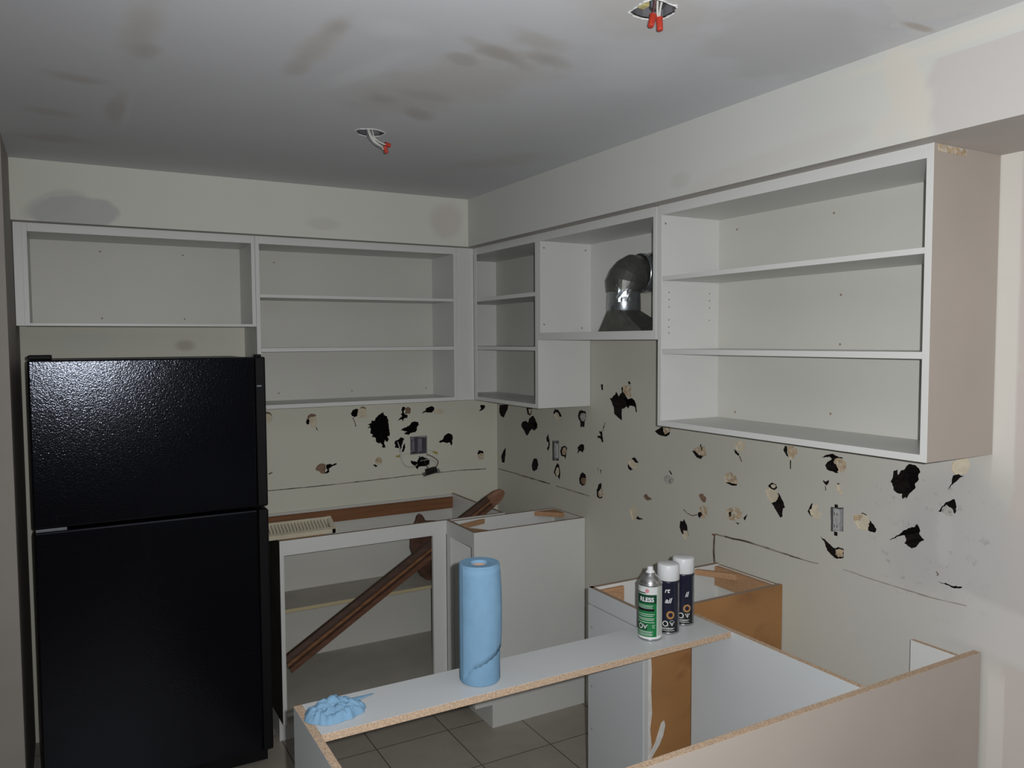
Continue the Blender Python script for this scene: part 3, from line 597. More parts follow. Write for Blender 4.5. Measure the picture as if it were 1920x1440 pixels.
struct('trim_2', B((-DS, -6.1, HS), (0, -DS, HC), 0, {'-z': 1}), [m_soffit_right, m_soffit_under])

# ------------------------------------------------------------------ upper cabinets
T = 0.016; DU = 0.2776; ZT = HS; ZB = 1.3978
def screw(bm, c, axis, t, r=0.004, mat=1): disc(bm, c, axis, r, t, 8, mat)
GU = 'white open wall cabinets'
def upper_back(name, label, x0, x1, zb, shelves, opx0, opx1, left_fill=None, right_fill=None, screws=()):
    t = empty(name, label, 'wall cabinet', ((x0+x1)/2, -DU/2, zb), GU)
    obj('side_panel', B((opx0-T-0.001, -DU, zb), (opx0, -0.002, ZT)), [m_white], t, 0.0008)
    obj('side_panel', B((opx1, -DU, zb), (opx1+T, -0.002, ZT)), [m_white], t, 0.0008)
    obj('top_panel', B((opx0, -DU, ZT-0.033), (opx1, -0.012, ZT)), [m_white], t, 0.0008)
    obj('bottom_panel', B((opx0, -DU, zb), (opx1, -0.012, zb+0.018 if zb < 1.6 else zb+0.011)), [m_white], t, 0.0008)
    bm = B((opx0, -0.012, zb), (opx1, -0.004, ZT))
    for sx, sz in screws: screw(bm, (sx, -0.0125, sz), 'y', 0.002)
    obj('back_panel', bm, [m_inner, m_chipd], t)
    for z1, z0 in shelves:
        obj('shelf', B((opx0+0.001, -DU+0.003, z0), (opx1-0.001, -0.014, z1)), [m_white], t, 0.0008)
    if left_fill: obj('filler_strip', B((left_fill[0], -DU-0.002, zb), (left_fill[1], -DU+0.016, ZT)), [m_white], t, 0.0008)
    if right_fill: obj('filler_strip', B((right_fill[0], -DU-0.001, zb), (right_fill[1], -DU+0.016, ZT)), [m_white], t, 0.0008)
    return t
upper_back('wall_cabinet', 'short white open wall cabinet above the black refrigerator, without shelves', -2.231, -1.3405, 1.762, [], -2.185, -1.3565,
           left_fill=(-2.231, -2.2015), screws=[(-1.93, 2.085), (-1.60, 2.085), (-1.93, 1.80), (-1.60, 1.80)])
upper_back('wall_cabinet', 'white open wall cabinet with two long shelves on the back wall, right of the refrigerator', -1.34, -0.296, ZB, [(1.904, 1.890), (1.668, 1.651)],
           -1.3225, -0.389, right_fill=(-0.3725, -0.2795), screws=[(-1.20, 2.07), (-1.19, 1.45), (-0.83, 1.45), (-0.43, 1.45)])
def upper_right(name, label, y0, y1, zb, shelves, op0, op1, back=True, screws=(), endmat=None, pins=False, noleft=False, T1=T):
    # y0 is the end towards the back wall, y1 nearer the camera; op0 / op1 the clear opening
    t = empty(name, label, 'wall cabinet', (-DU/2, (y0+y1)/2, zb), GU)
    tb = 0.018 if zb < 1.6 else 0.032
    bm = B((-DU, op0, zb), (-0.002, op0+T, ZT))
    if pins:
        for z in (1.86, 1.835, 1.81, 1.765, 1.74, 1.72): disc(bm, (-DU+0.035, op0-0.0006, z), 'y', 0.0026, 0.001, 8, 1)
        for z in (1.86, 1.835, 1.81, 1.765): disc(bm, (-0.055, op0-0.0006, z), 'y', 0.0026, 0.001, 8, 1)
        disc(bm, (-DU+0.018, op0-0.0006, 2.095), 'y', 0.004, 0.001, 8, 1)
    elif not back or screws is None:
        for x, z in ((-DU+0.02, 2.095), (-0.04, 2.095), (-DU+0.02, 1.765), (-0.06, 1.75)): disc(bm, (x, op0-0.0006, z), 'y', 0.004, 0.001, 8, 1)
    obj('side_panel', bm, [m_white, m_chipd], t)
    bm = B((-DU, op1-T1, zb), (-0.002, op1, ZT), 0, {'-y': 1} if endmat else None)
    obj('side_panel', bm, [m_white, endmat or m_white], t, 0.0008)
    obj('top_panel', B((-DU, op1, ZT-0.033), (-0.012, op0, ZT)), [m_white], t, 0.0008)
    obj('bottom_panel', B((-DU, op1, zb), (-0.012, op0, zb+tb)), [m_white], t, 0.0008)
    if back:
        bm = B((-0.012, op1, zb), (-0.004, op0, ZT))
        for sy, sz in (screws or ()): screw(bm, (-0.0125, sy, sz), 'x', 0.002)
        obj('back_panel', bm, [m_inner, m_chipd], t)
    for z1, z0 in shelves:
        obj('shelf', B((-DU+0.003, op1+0.001, z0), (-0.014, op0-0.001, z1)), [m_white], t, 0.0008)
    return t
t = upper_right('wall_cabinet', 'narrow white open wall cabinet with two short shelves in the corner', -0.004, -0.8995, ZB, [(1.908, 1.890), (1.668, 1.651)], -0.0205, -0.872, T1=0.0265)
obj('filler_strip', B((-DU-0.001, -0.3085, ZB), (-DU+0.0025, -0.2795, ZT)), [m_white], t, 0.0008)
t = upper_right('wall_cabinet', 'short white open wall cabinet holding the metal duct elbow', -0.8995, -1.684, 1.697, [], -0.915, -1.668, back=False, T1=0.0155)
bm = bmesh.new()
for lo, hi in (((-0.012, -1.21, 1.729), (-0.004, -0.915, ZT)), ((-0.012, -1.668, 2.045), (-0.004, -1.21, ZT)), ((-0.012, -1.668, 1.729), (-0.004, -1.43, 2.045))):
    box(bm, lo, hi)
obj('back_panel', bm, [m_white], t)
t = upper_right('wall_cabinet', 'large white open wall cabinet at the right end, with two wide shelves', -1.684, -2.6865, ZB, [(1.914, 1.899), (1.664, 1.647)], -1.7125, -2.668,
            screws=[(-1.80, 2.08), (-2.20, 2.08), (-2.20, 1.465), (-1.80, 1.44), (-2.23, 1.83), (-2.23, 1.68)], endmat=m_primer, pins=True, T1=0.0185)
obj('tape_scrap', B((-0.262, -2.688, 2.137), (-0.150, -2.6866, 2.153)), [m_tan], t)
bpy.context.view_layer.update()

# ------------------------------------------------------------------ base cabinets
ZC = 0.876; DB = 0.5769
GB = 'stripped base cabinets without worktop'
# blind base cabinet on the back wall
t = empty('base_cabinet', 'white base cabinet on the back wall beside the refrigerator, with the wooden stick inside', 'base cabinet', (-0.8, -0.29, 0), GB)
bm = B((-1.330, -DB, 0.10), (-1.314, -0.004, ZC), 0, {'-x': 1, '+z': 2}); box(bm, (-1.330, -0.505, 0), (-1.314, -0.004, 0.10), 0)
obj('side_panel', bm, [m_white, m_sidedark, m_chipd], t)
obj('side_panel', B((-0.287, -DB+0.018, 0.10), (-0.271, -0.004, ZC), 0, {'+z': 1}), [m_white, m_chipd], t)
obj('top_rail', B((-1.3145, -DB, 0.813), (-0.271, -DB+0.018, ZC), 0, {'+z': 1}), [m_white, m_chipd], t, 0.0006)
obj('face_stile', B((-0.645, -DB-0.001, 0.10), (-0.5795, -DB+0.016, 0.868)), [m_white], t, 0.0008)
obj('face_stile', B((-1.3135, -DB-0.0005, 0.10), (-1.3125, -DB+0.016, 0.813)), [m_white], t)
obj('cabinet_floor', B((-1.314, -DB+0.002, 0.131), (-0.287, -0.012, 0.147), 0, {'-y': 1}), [m_inside, m_white], t)
obj('back_panel', B((-1.314, -0.012, 0.131), (-0.287, -0.004, ZC-0.004)), [m_inner], t)
obj('nailing_rail', B((-1.314, -0.026, 0.800), (-0.287, -0.0125, 0.860)), [m_rail], t, label='brown nailing rail')
obj('shelf', B((-1.313, -0.28, 0.469), (-0.288, -0.013, 0.485), 0, {'-y': 1}), [m_inside, m_band], t)
obj('toe_kick', B((-1.3135, -0.505, 0), (-0.56, -0.490, 0.10)), [m_white], t)
bm = bmesh.new(); prism(bm, [(-1.3138, -0.558), (-1.13, -0.558), (-1.13, -0.47), (-1.3138, -0.44)], 'z', 0.862, ZC)
obj('corner_brace', bm, [m_block], t)
# corner base cabinet on the right wall
Y1 = -0.8573
t = empty('base_cabinet', 'white base cabinet in the corner whose plain end panel stands behind the blue roll', 'base cabinet', (-0.29, -0.72, 0), GB)
bm = B((-DB, Y1, 0.104), (-0.003, Y1+T, ZC), 0, {'+z': 1}); box(bm, (-0.4925, Y1, 0), (-0.003, Y1+T, 0.104))
obj('end_panel', bm, [m_white, m_chipd], t)
obj('top_rail', B((-DB, Y1+T, 0.808), (-DB+0.016, -DB-0.0005, ZC), 0, {'+z': 1}), [m_white, m_chipd], t)
obj('face_stile', B((-DB-0.0005, Y1+T, 0.104), (-DB+0.015, Y1+T+0.006, 0.808)), [m_white], t)
obj('face_stile', B((-DB-0.0005, -DB-0.04, 0.104), (-DB+0.015, -DB-0.0015, 0.808)), [m_white], t)
obj('far_panel', B((-DB+0.016, -0.606, 0.104), (-0.003, -0.590, ZC-0.002), 0, {'+z': 1}), [m_white, m_chipd], t)
obj('back_panel', B((-0.012, Y1+T, 0.104), (-0.004, -0.606, ZC-0.001), 0, {'+z': 1}), [m_inner, m_chipd], t)
obj('cabinet_floor', B((-DB+0.001, Y1+T, 0.104), (-0.012, -0.606, 0.12)), [m_inside], t)
obj('toe_kick', B((-0.4925, Y1+T, 0), (-0.478, -0.60, 0.103)), [m_white], t)
bm = bmesh.new(); prism(bm, [(-DB+0.016, -0.70), (-DB+0.016, Y1+T), (-0.46, Y1+T)], 'z', 0.852, 0.868); obj('corner_brace', bm, [m_block], t)
bm = bmesh.new(); prism(bm, [(-0.013, -0.607), (-0.013, -0.70), (-0.034, -0.70), (-0.125, -0.607)], 'z', 0.85, 0.872); obj('corner_brace', bm, [m_block], t)
bm = bmesh.new(); prism(bm, [(-DB+0.0165, -0.665), (-0.395, -0.607), (-0.42, -0.607), (-DB+0.0165, -0.655)], 'z', 0.845, 0.868); obj('corner_brace', bm, [m_block], t)
# base cabinet between the range gap and the peninsula
Y2, Y3 = -1.7068, -2.0138
t = empty('base_cabinet', 'narrow base cabinet against the right wall with a brown unfinished side, behind the spray cans', 'base cabinet', (-0.29, -1.86, 0), GB)
obj('far_panel', B((-DB+0.002, Y2-T, 0), (-0.003, Y2, ZC), 0, {'+z': 1, '-x': 1, '+y': 2}), [m_white, m_chipd, m_brown], t)
bm = B((-DB+0.002, Y3, 0), (-0.003, Y3+T, ZC), 1, {'+z': 2, '+y': 0, '-x': 0})
def streak(bm, pts, y, mat, th=0.0025): prism(bm, pts, 'y', y, y-th, mat)
GL = [(-0.575, 0.43), (-0.560, 0.455), (-0.545, 0.475), (-0.535, 0.50), (-0.522, 0.53), (-0.512, 0.535), (-0.508, 0.52), (-0.516, 0.49), (-0.53, 0.465), (-0.548, 0.445), (-0.565, 0.425)]
obj('side_panel', bm, [m_white, m_brown, m_chipd], t, label='brown unfinished side panel')
bm = bmesh.new(); streak(bm, GL, Y3, 0)
streak(bm, [(-0.575, 0.87), (-0.568, 0.87), (-0.566, 0.78), (-0.561, 0.70), (-0.563, 0.64), (-0.559, 0.57), (-0.566, 0.52), (-0.560, 0.47), (-0.575, 0.41)], Y3, 0, 0.0015)
streak(bm, [(-0.545, 0.755), (-0.537, 0.757), (-0.525, 0.772), (-0.521, 0.779), (-0.528, 0.776), (-0.540, 0.762)], Y3, 0)
obj('glue_smear', bm, [m_glue], t, label='smears of dried white glue')
obj('back_panel', B((-0.014, Y3+T, 0.10), (-0.004, Y2-T, ZC-0.002), 0, {'+z': 1}), [m_inner, m_chipd], t)
obj('nailing_rail', B((-0.030, Y3+T, 0.80), (-0.0145, Y2-T-0.002, 0.870)), [m_block], t)
obj('nailing_rail', B((-0.557, Y2-T-0.012, 0.79), (-0.45, Y2-T-0.0005, 0.866)), [m_block], t)
obj('drawer_front', B((-DB-0.0005, Y3+0.018, 0.822), (-DB+0.016, Y2+0.0005, ZC), 0, {'+z': 1}), [m_cool, m_chipd], t, 0.0006)
bm = B((-DB-0.001, -1.995, 0.10), (-DB+0.015, Y2+0.0005, 0.8185))
for y, z in ((-1.727, 0.745), (-1.727, 0.545), (-1.727, 0.40)): disc(bm, (-DB-0.0016, y, z), 'x', 0.0035, 0.001, 8, 1)
obj('door_panel', bm, [m_cool, m_chipd], t, 0.0006)
obj('toe_kick', B((-0.50, Y3+T, 0), (-0.485, Y2-T, 0.10)), [m_white], t)
bm = bmesh.new(); prism(bm, [(-0.125, Y2-T-0.001), (-0.113, Y2-T-0.001), (-0.031, -1.83), (-0.031, -1.845), (-0.045, -1.845)], 'z', 0.852, 0.872); obj('corner_brace', bm, [m_block], t)
obj('cabinet_floor', B((-DB+0.016, Y3+T, 0.10), (-0.014, Y2-T, 0.116)), [m_inside], t)
# peninsula
t = empty('peninsula_cabinet', 'open-topped peninsula base cabinet in the foreground, its long beige back panel towards the camera', 'base cabinet', (-0.82, -2.38, 0), GB)
PX = -1.645; PB = -2.080; PF = -2.6758
obj('side_panel', B((PX, PF+0.0205, 0), (PX+0.0175, PB, ZC), 0, {'+z': 1, '+y': 1}), [m_cool, m_chip], t, 0.0006)
obj('divider_panel', B((-0.4625, PF+0.0205, 0), (-0.4445, PB, ZC), 0, {'+z': 1, '+y': 1}), [m_cool, m_chip], t, 0.0006)
obj('top_rail', B((PX+0.018, -2.2395, ZC-0.0175), (-0.463, PB, ZC), 0, {'-y': 1, '+y': 1, '-x': 1, '+x': 1}), [m_cool, m_chip], t, 0.0006)
obj('back_panel', B((PX, PF, 0), (-0.0075, PF+0.020, ZC), 0, {'+z': 1, '+x': 2, '+y': 3}), [m_fawn, m_chip, m_rail, m_white], t, 0.0006, label='long beige back panel with raw top edge')
bm = B((-0.0855, PF+0.0205, 0), (-0.0715, -2.530, ZC), 0, {'+z': 1}); disc(bm, (-0.0858, -2.612, 0.835), 'x', 0.005, 0.001, 8, 2)
obj('end_stud_panel', bm, [m_white, m_chip, m_dark], t)
obj('gap_dark_strip', B((-0.0072, PF+0.005, 0), (-0.0005, PF+0.018, ZC-0.01)), [m_sidedark], t)  # dark strip put in the open gap to stand for its shade

# ------------------------------------------------------------------ refrigerator
FX0, FX1, FY = -2.184, -1.402, -0.72
t = empty('refrigerator', 'black top-freezer refrigerator with pebbled doors at the left', 'refrigerator', ((FX0+FX1)/2, -0.38, 0))
obj('body', B((FX0+0.006, -0.645, 0.03), (FX1-0.006, -0.06, 1.632)), [m_fblack], t, 0.006)
for x in (FX0+0.06, FX1-0.06):
    for y in (-0.6, -0.12):
        bm = bmesh.new(); lathe(bm, (x, y, 0), [(0, 0), (0.02, 0), (0.02, 0.04), (0, 0.04)], 12)
        obj('levelling_foot', bm, [m_fblack], t)
obj('freezer_door', B((FX0, FY, 1.058), (FX1-0.038, -0.650, 1.6385)), [m_fridge], t, 0.007)
bm = B((FX1-0.0375, FY-0.006, 1.060), (FX1, -0.650, 1.6385)); h = obj('freezer_handle', bm, [m_fblack], t, 0.006)
obj('badge', B((FX1-0.034, FY-0.0075, 1.524), (FX1-0.016, FY-0.0055, 1.530)), [m_chrome], h)
obj('fridge_door', B((FX0, FY, 0.09), (FX1-0.038, -0.650, 1.047)), [m_fridge], t, 0.007)
obj('fridge_handle', B((FX1-0.0375, FY-0.006, 0.09), (FX1, -0.650, 1.047)), [m_fblack], t, 0.006)
obj('hinge_cover', B((FX0+0.001, -0.712, 1.639), (FX0+0.072, -0.60, 1.654)), [m_fblack], t, 0.004)
obj('hinge_cover', B((FX1-0.034, -0.715, 1.6385), (FX1-0.012, -0.67, 1.648)), [m_fblack], t, 0.003)
obj('hinge_plate', B((FX0+0.006, FY+0.001, 1.0475), (FX0+0.10, -0.66, 1.0575)), [m_chrome], t, 0.001)
obj('base_grille', B((FX0+0.01, -0.66, 0.02), (FX1-0.01, -0.6455, 0.085)), [m_fblack], t)

# ------------------------------------------------------------------ duct elbow
t = empty('duct_elbow', 'grey sheet-metal duct elbow with foil tape inside the short wall cabinet', 'duct', (-0.135, -1.31, 1.729))
bm = bmesh.new()
AX, AY = -0.130, -1.312; RN = 0.066
b0 = [(-0.235, -1.50), (-0.030, -1.50), (-0.030, -1.185), (-0.235, -1.185)]
n = 32; lo = []; hi = []
for j in range(n):
    a = 2*math.pi*j/n; c, s_ = math.cos(a), math.sin(a)
    k = 1/max(abs(c), abs(s_)); qx, qy = c*k, s_*k
    lo.append(bm.verts.new((-0.130+qx*0.072, -1.378+qy*0.138, 1.730)))
    hi.append(bm.verts.new((AX+RN*c, AY+RN*s_, 1.812)))
bm.faces.new(lo)
for j in range(n): bm.faces.new((lo[j], lo[(j+1) % n], hi[(j+1) % n], hi[j]))
obj('transition_boot', bm, [m_galv], t)
bm = bmesh.new(); lathe(bm, (AX, AY, 1.812), [(RN, 0), (RN+0.0015, 0.004), (RN+0.0005, 0.05), (RN-0.001, 0.075)], 32)
obj('foil_tape_band', bm, [m_tape], t, smooth=True, label='shiny foil tape band')
bm = bmesh.new()
cl = []; RB = 0.074
for i in range(6):
    a = math.pi/2*i/5; cl.append((AX+RB*(1-math.cos(a)), AY, 1.890+RB*math.sin(a)))
rings = []
nn = 32
for i, p in enumerate([(AX, AY, 1.8875)]+cl+[(0.03, AY, 1.890+RB)]):
    a = 0 if i == 0 else math.pi/2*min(i-1, 5)/5
    e1 = Vector((math.cos(a), 0, -math.sin(a))); e2 = Vector((0, 1, 0)); rr = RN+0.004+(0.009 if i in (2, 3, 4, 5) else 0)
    rings.append([bm.verts.new(Vector(p)+(e1*math.cos(2*math.pi*j/nn)+e2*math.sin(2*math.pi*j/nn))*rr) for j in range(nn)])
for i in range(len(rings)-1):
    for j in range(nn): bm.faces.new((rings[i][j], rings[i][(j+1) % nn], rings[i+1][(j+1) % nn], rings[i+1][j]))
obj('elbow', bm, [m_galv], t)
bm = bmesh.new()
for i, (x, rr) in enumerate(((-0.052, 0.074), (-0.050, 0.079), (-0.020, 0.080), (-0.018, 0.074))):
    pass
rr_ = []
for x, rr in ((-0.056, 0.0765), (-0.052, 0.0800), (-0.016, 0.0800), (-0.0135, 0.0765)):
    rr_.append([bm.verts.new((x, AY+rr*math.cos(2*math.pi*j/nn), 1.890+RB+rr*math.sin(2*math.pi*j/nn))) for j in range(nn)])
for i in range(3):
    for j in range(nn): bm.faces.new((rr_[i][j], rr_[i][(j+1) % nn], rr_[i+1][(j+1) % nn], rr_[i+1][j]))
obj('wall_collar', bm, [m_tape], t, smooth=True)
bm = bmesh.new()    # torn strip of tape on the neck
gr = []
for i in range(9):
    a = math.radians(-152+i*6.5); row = []
    for k in range(8):
        z = 1.845+k*0.0105+0.004*math.sin(i*1.3)*(k/7); r_ = RN+0.0045+0.0022*noise.noise(Vector((i*0.7, k*0.9, 0)))
        row.append(bm.verts.new((AX+r_*math.cos(a), AY+r_*math.sin(a), z)))
    gr.append(row)
for i in range(8):
    for k in range(7): bm.faces.new((gr[i][k], gr[i+1][k], gr[i+1][k+1], gr[i][k+1]))
obj('foil_tape_patch', bm, [m_tape], t, label='crumpled patch of silver tape')

# ------------------------------------------------------------------ wooden stick, board, register
P0 = Vector((-1.2945, -0.515, 0.327)); P1 = Vector((-0.232, -0.487, 0.962))
t = empty('wooden_stick', 'long dark wooden stick leaning diagonally through the back base cabinet', 'stick', P0)
d = (P1-P0).normalized(); sy = Vector((0, 1, 0)); sy = (sy-d*sy.dot(d)).normalized(); sz = d.cross(sy)
if sz.z < 0: sz = -sz
L = (P1-P0).length
prof = [(-0.017, -0.036), (0.017, -0.036), (0.017, 0.036), (-0.006, 0.036), (-0.010, 0.016), (-0.017, 0.010), (-0.017, -0.002), (-0.010, -0.005), (-0.010, -0.010), (-0.017, -0.014)]
bm = bmesh.new(); rings = []
for s, k in ((0, 1), (0.5, 0.97), (0.80, 0.92), (0.93, 0.85), (0.97, 0.74), (0.99, 0.5), (1.0, 0.22)):
    rings.append([bm.verts.new(P0+d*L*s+sy*a*(1 if k > .6 else .8)+sz*b*k) for a, b in prof])
for i in range(len(rings)-1):
    for j in range(len(prof)):
        f = bm.faces.new((rings[i][j], rings[i][(j+1) % len(prof)], rings[i+1][(j+1) % len(prof)], rings[i+1][j])); f.material_index = 1 if i >= 3 else {2: 3, 3: 3, 4: 3, 5: 2, 6: 3, 7: 3, 8: 3, 0: 3}.get(j, 0)
bm.faces.new(rings[0][::-1]); bm.faces.new(rings[-1]).material_index = 1
obj('stick_shaft', bm, [m_wood, m_woodl, m_woodo, m_woodk], t)
bm = bmesh.new()
outl = [(-0.598, 0.73), (-0.600, 0.66), (-0.583, 0.605), (-0.565, 0.55), (-0.545, 0.51), (-0.515, 0.4875), (-0.44, 0.4865), (-0.38, 0.51), (-0.345, 0.57), (-0.335, 0.64), (-0.35, 0.72), (-0.40, 0.775), (-0.47, 0.785), (-0.520, 0.790), (-0.530, 0.812), (-0.540, 0.826), (-0.552, 0.829), (-0.563, 0.818), (-0.570, 0.795), (-0.585, 0.77)]
prism(bm, outl, 'y', -0.205, -0.180)
o = obj('wooden_board', bm, [m_board], None, 0.003)
tag(o, 'dark brown rounded board with a small loop top standing inside the back base cabinet', 'board')
# heat register lying across the top of the back base cabinet
t = empty('vent_register', 'cream louvred vent register lying on top of the back base cabinet beside the refrigerator', 'vent', (-1.22, -0.49, ZC))
GX0, GX1, GY0, GY1, GZ0 = -1.40, -1.085, -0.548, -0.462, 0.8765
def gz(y): return 0.894+(y-GY0)/(GY1-GY0)*0.034
bm = bmesh.new()
prof = [(GY0, GZ0), (GY1, GZ0), (GY1, gz(GY1)+0.004), (GY1-0.010, gz(GY1)+0.004), (GY1-0.010, GZ0+0.006), (GY0+0.014, GZ0+0.006), (GY0+0.014, gz(GY0+0.014)+0.001), (GY0, gz(GY0))]
prism(bm, prof, 'x', GX0, GX1)
end = [(GY0, GZ0), (GY1, GZ0), (GY1, gz(GY1)+0.005), (GY0, gz(GY0)+0.002)]
prism(bm, end, 'x', GX0-0.001, GX0+0.010); prism(bm, end, 'x', GX1-0.014, GX1+0.004)
obj('register_frame', bm, [m_grille], t)
bm = bmesh.new(); nsl = 21
for i in range(nsl):
    x = GX0+0.016+i*(GX1-GX0-0.034)/(nsl-1); ya, yb = GY0+0.013, GY1-0.009
    vs = []
    for xx in (x, x+0.0052):
        for y, dz in ((ya, -0.006), (yb, -0.006), (yb, 0.0015), (ya, 0.0015)): vs.append(bm.verts.new((xx, y, gz(y)+dz)))
    for f in ((0, 1, 2, 3), (7, 6, 5, 4), (0, 4, 5, 1), (1, 5, 6, 2), (2, 6, 7, 3), (3, 7, 4, 0)): bm.faces.new([vs[k] for k in f])
obj('louvre_slats', bm, [m_grille], t)
obj('slot_dark_plate', B((GX0+0.011, GY0+0.0145, GZ0+0.0065), (GX1-0.015, GY1-0.0105, GZ0+0.010)), [m_wire_b], t)  # black plate added behind the slats to darken the slots

# ------------------------------------------------------------------ towel roll and rag
RC = Vector((-1.216, -2.163, ZC)); RR = 0.0505; RH = 0.288
t = empty('towel_roll', 'roll of blue paper shop towels standing on the peninsula rail', 'paper towel roll', RC)
bm = bmesh.new()
lathe(bm, RC, [(0.021, 0.001), (RR-0.004, 0.001), (RR-0.001, 0.006), (RR-0.0015, 0.05), (RR-0.001, 0.12), (RR-0.0013, RH-0.005), (RR-0.0025, RH-0.001), (RR-0.004, RH), (0.0225, RH-0.001), (0.0215, RH-0.003), (0.021, RH-0.03), (0.021, 0.001)], 64)
o = obj('towel_core', bm, [m_blue], t, smooth=True)
o.data.set_sharp_from_angle(angle=math.radians(35))
bm = bmesh.new(); lathe(bm, RC, [(0.0185, 0.002), (0.0205, 0.002), (0.0205, RH-0.008), (0.0185, RH-0.008), (0.0185, 0.002)], 32)
obj('cardboard_tube', bm, [m_card], t, smooth=True)
face = math.atan2(CAM.y-RC.y, CAM.x-RC.x)
bm = bmesh.new(); cols = []
for i in range(64):
    a = math.radians(-55+i*140/63); z0 = RC.z+0.046+0.036*max(0, min(1, (math.degrees(a)+10)/80))+0.0012*math.sin(i*0.9)-0.042*max(0, min(1, (-15-math.degrees(a))/40))
    z1 = RC.z+RH-0.0035; col = []
    loose = max(0, min(1, (math.degrees(a)-10)/60))
    for k in range(14):
        u = k/13; z = z0+(z1-z0)*u
        r_ = RR-0.0006+0.0045*loose*math.sin(math.pi*min(1, 0.12+u*0.88))+0.0006*noise.noise(Vector((i*0.12, k*0.3, 3)))
        col.append(bm.verts.new((RC.x+r_*math.cos(face+a), RC.y+r_*math.sin(face+a), z)))
    cols.append(col)
for i in range(63):
    for k in range(13): bm.faces.new((cols[i][k], cols[i+1][k], cols[i+1][k+1], cols[i][k+1]))
o = obj('loose_sheet', bm, [m_blue], t, smooth=True)
sm = o.modifiers.new('thick', 'SOLIDIFY'); sm.thickness = 0.0006
bm = bmesh.new(); NX, NY = 120, 90; g = []
cx, cy = -1.578, -2.162
for i in range(NX+1):
    row = []
    for j in range(NY+1):
        u = i/NX*2-1; v = j/NY*2-1
        r_ = max(abs(u), abs(v)); l_ = math.hypot(u, v)
        su, sv = (u*r_/l_, v*r_/l_) if l_ > 1e-6 else (0, 0)
        ang = math.atan2(sv, su); ca, sa = math.cos(ang), math.sin(ang)
        rim = 1+0.16*noise.noise(Vector((ca*1.3, sa*1.3, 4.2)))+0.10*noise.noise(Vector((ca*3.5, sa*3.5, 9)))*r_
        wx = 0.10*noise.noise(Vector((su*2.2, sv*2.2, 8.1))); wy = 0.10*noise.noise(Vector((su*2.2, sv*2.2, 15.3)))
        x = cx+0.066*(su*rim+wx*(1-r_**4)); y = cy+0.050*(sv*rim+wy*(1-r_**4))
        q = Vector((su*1.35+wx*2+5.3, sv*1.25+wy*2+1.1, 2.0)); dd, _ = noise.voronoi(q); e1 = min(1, (dd[1]-dd[0])*3.2)
        q2 = Vector((su*3.1+wx*3, sv*2.7+wy*3+4, 6.0)); d2, _ = noise.voronoi(q2); e2 = min(1, (d2[1]-d2[0])*3.0)
        dome = max(0, 1-r_**3.2)**0.6
        h = 0.036*dome*(0.62+0.26*e1+0.12*e2+0.30*noise.noise(Vector((su*1.2, sv*1.2, 3.3))))
        h += 0.003*(0.5+0.5*math.sin(ang*22+3*noise.noise(Vector((ca*2, sa*2, 1)))))*min(1, (1-r_)*6)*r_**2
        row.append(bm.verts.new((x, y, ZC+max(0.0008, h))))
    g.append(row)
for i in range(NX):
    for j in range(NY): bm.faces.new((g[i][j], g[i+1][j], g[i+1][j+1], g[i][j+1]))
for s in (0,):
    tail = []
    for i in range(13):
        f_ = i/12; tail.append([bm.verts.new((-1.532+0.065*f_, -2.122+0.012*f_+w_*(1-f_*0.8), ZC+0.0012+0.006*(1-f_)*abs(math.cos(w_*120)))) for w_ in (-0.012, -0.006, 0, 0.006, 0.012)])
    for i in range(12):
        for k in range(4): bm.faces.new((tail[i][k], tail[i+1][k], tail[i+1][k+1], tail[i][k+1]))
o = obj('crumpled_towel', bm, [m_blue], None, smooth=True)
tag(o, 'crumpled blue paper towel lying on the left end of the peninsula rail', 'paper towel')

# ------------------------------------------------------------------ spray cans
def cyl_patch(bm, c, r, a0, a1, z0, z1, mat=0, n=None):
    n = n or max(2, int(abs(a1-a0)/5)); pr = None
    for i in range(n+1):
        a = math.radians(a0+(a1-a0)*i/n)+c[3]
        p = (bm.verts.new((c[0]+r*math.cos(a), c[1]+r*math.sin(a), c[2]+z0)), bm.verts.new((c[0]+r*math.cos(a), c[1]+r*math.sin(a), c[2]+z1)))
        if pr: bm.faces.new((pr[0], p[0], p[1], pr[1])).material_index = mat
        pr = p
def cyl_poly(bm, c, r, pts, mat=0):    # pts (arc length m, height m)
    vs = [bm.verts.new((c[0]+r*math.cos(c[3]+x/r), c[1]+r*math.sin(c[3]+x/r), c[2]+z)) for x, z in pts]
    bm.faces.new(vs).material_index = mat
def cyl_ring(bm, c, r, x, z, ro, ri, mat=0, n=20):
    for i in range(n):
        a, b = 2*math.pi*i/n, 2*math.pi*(i+1)/n
        cyl_poly(bm, c, r, [(x+ro*math.cos(a), z+ro*math.sin(a)), (x+ro*math.cos(b), z+ro*math.sin(b)), (x+ri*math.cos(b), z+ri*math.sin(b)), (x+ri*math.cos(a), z+ri*math.sin(a))], mat)
def cyl_text(body, c, r, x, z, size, shear=0.0, name='lettering', parent=None, mat=None, bold=0.0, anchor='CENTER'):
    cu = bpy.data.curves.new('txt', 'FONT'); cu.body = body; cu.size = size; cu.align_x = anchor; cu.shear = shear; cu.offset = bold; cu.resolution_u = 3
    o = bpy.data.objects.new('txt', cu); COL.objects.link(o)
    dg = bpy.context.evaluated_depsgraph_get(); me = bpy.data.meshes.new_from_object(o.evaluated_get(dg))
    bpy.data.objects.remove(o); bm = bmesh.new(); bm.from_mesh(me); bpy.data.meshes.remove(me)
    for v in bm.verts:
        a = c[3]+(x+v.co.x)/r; v.co = Vector((c[0]+r*math.cos(a), c[1]+r*math.sin(a), c[2]+z+v.co.y))
    return obj(name, bm, [mat], parent, recalc=False)
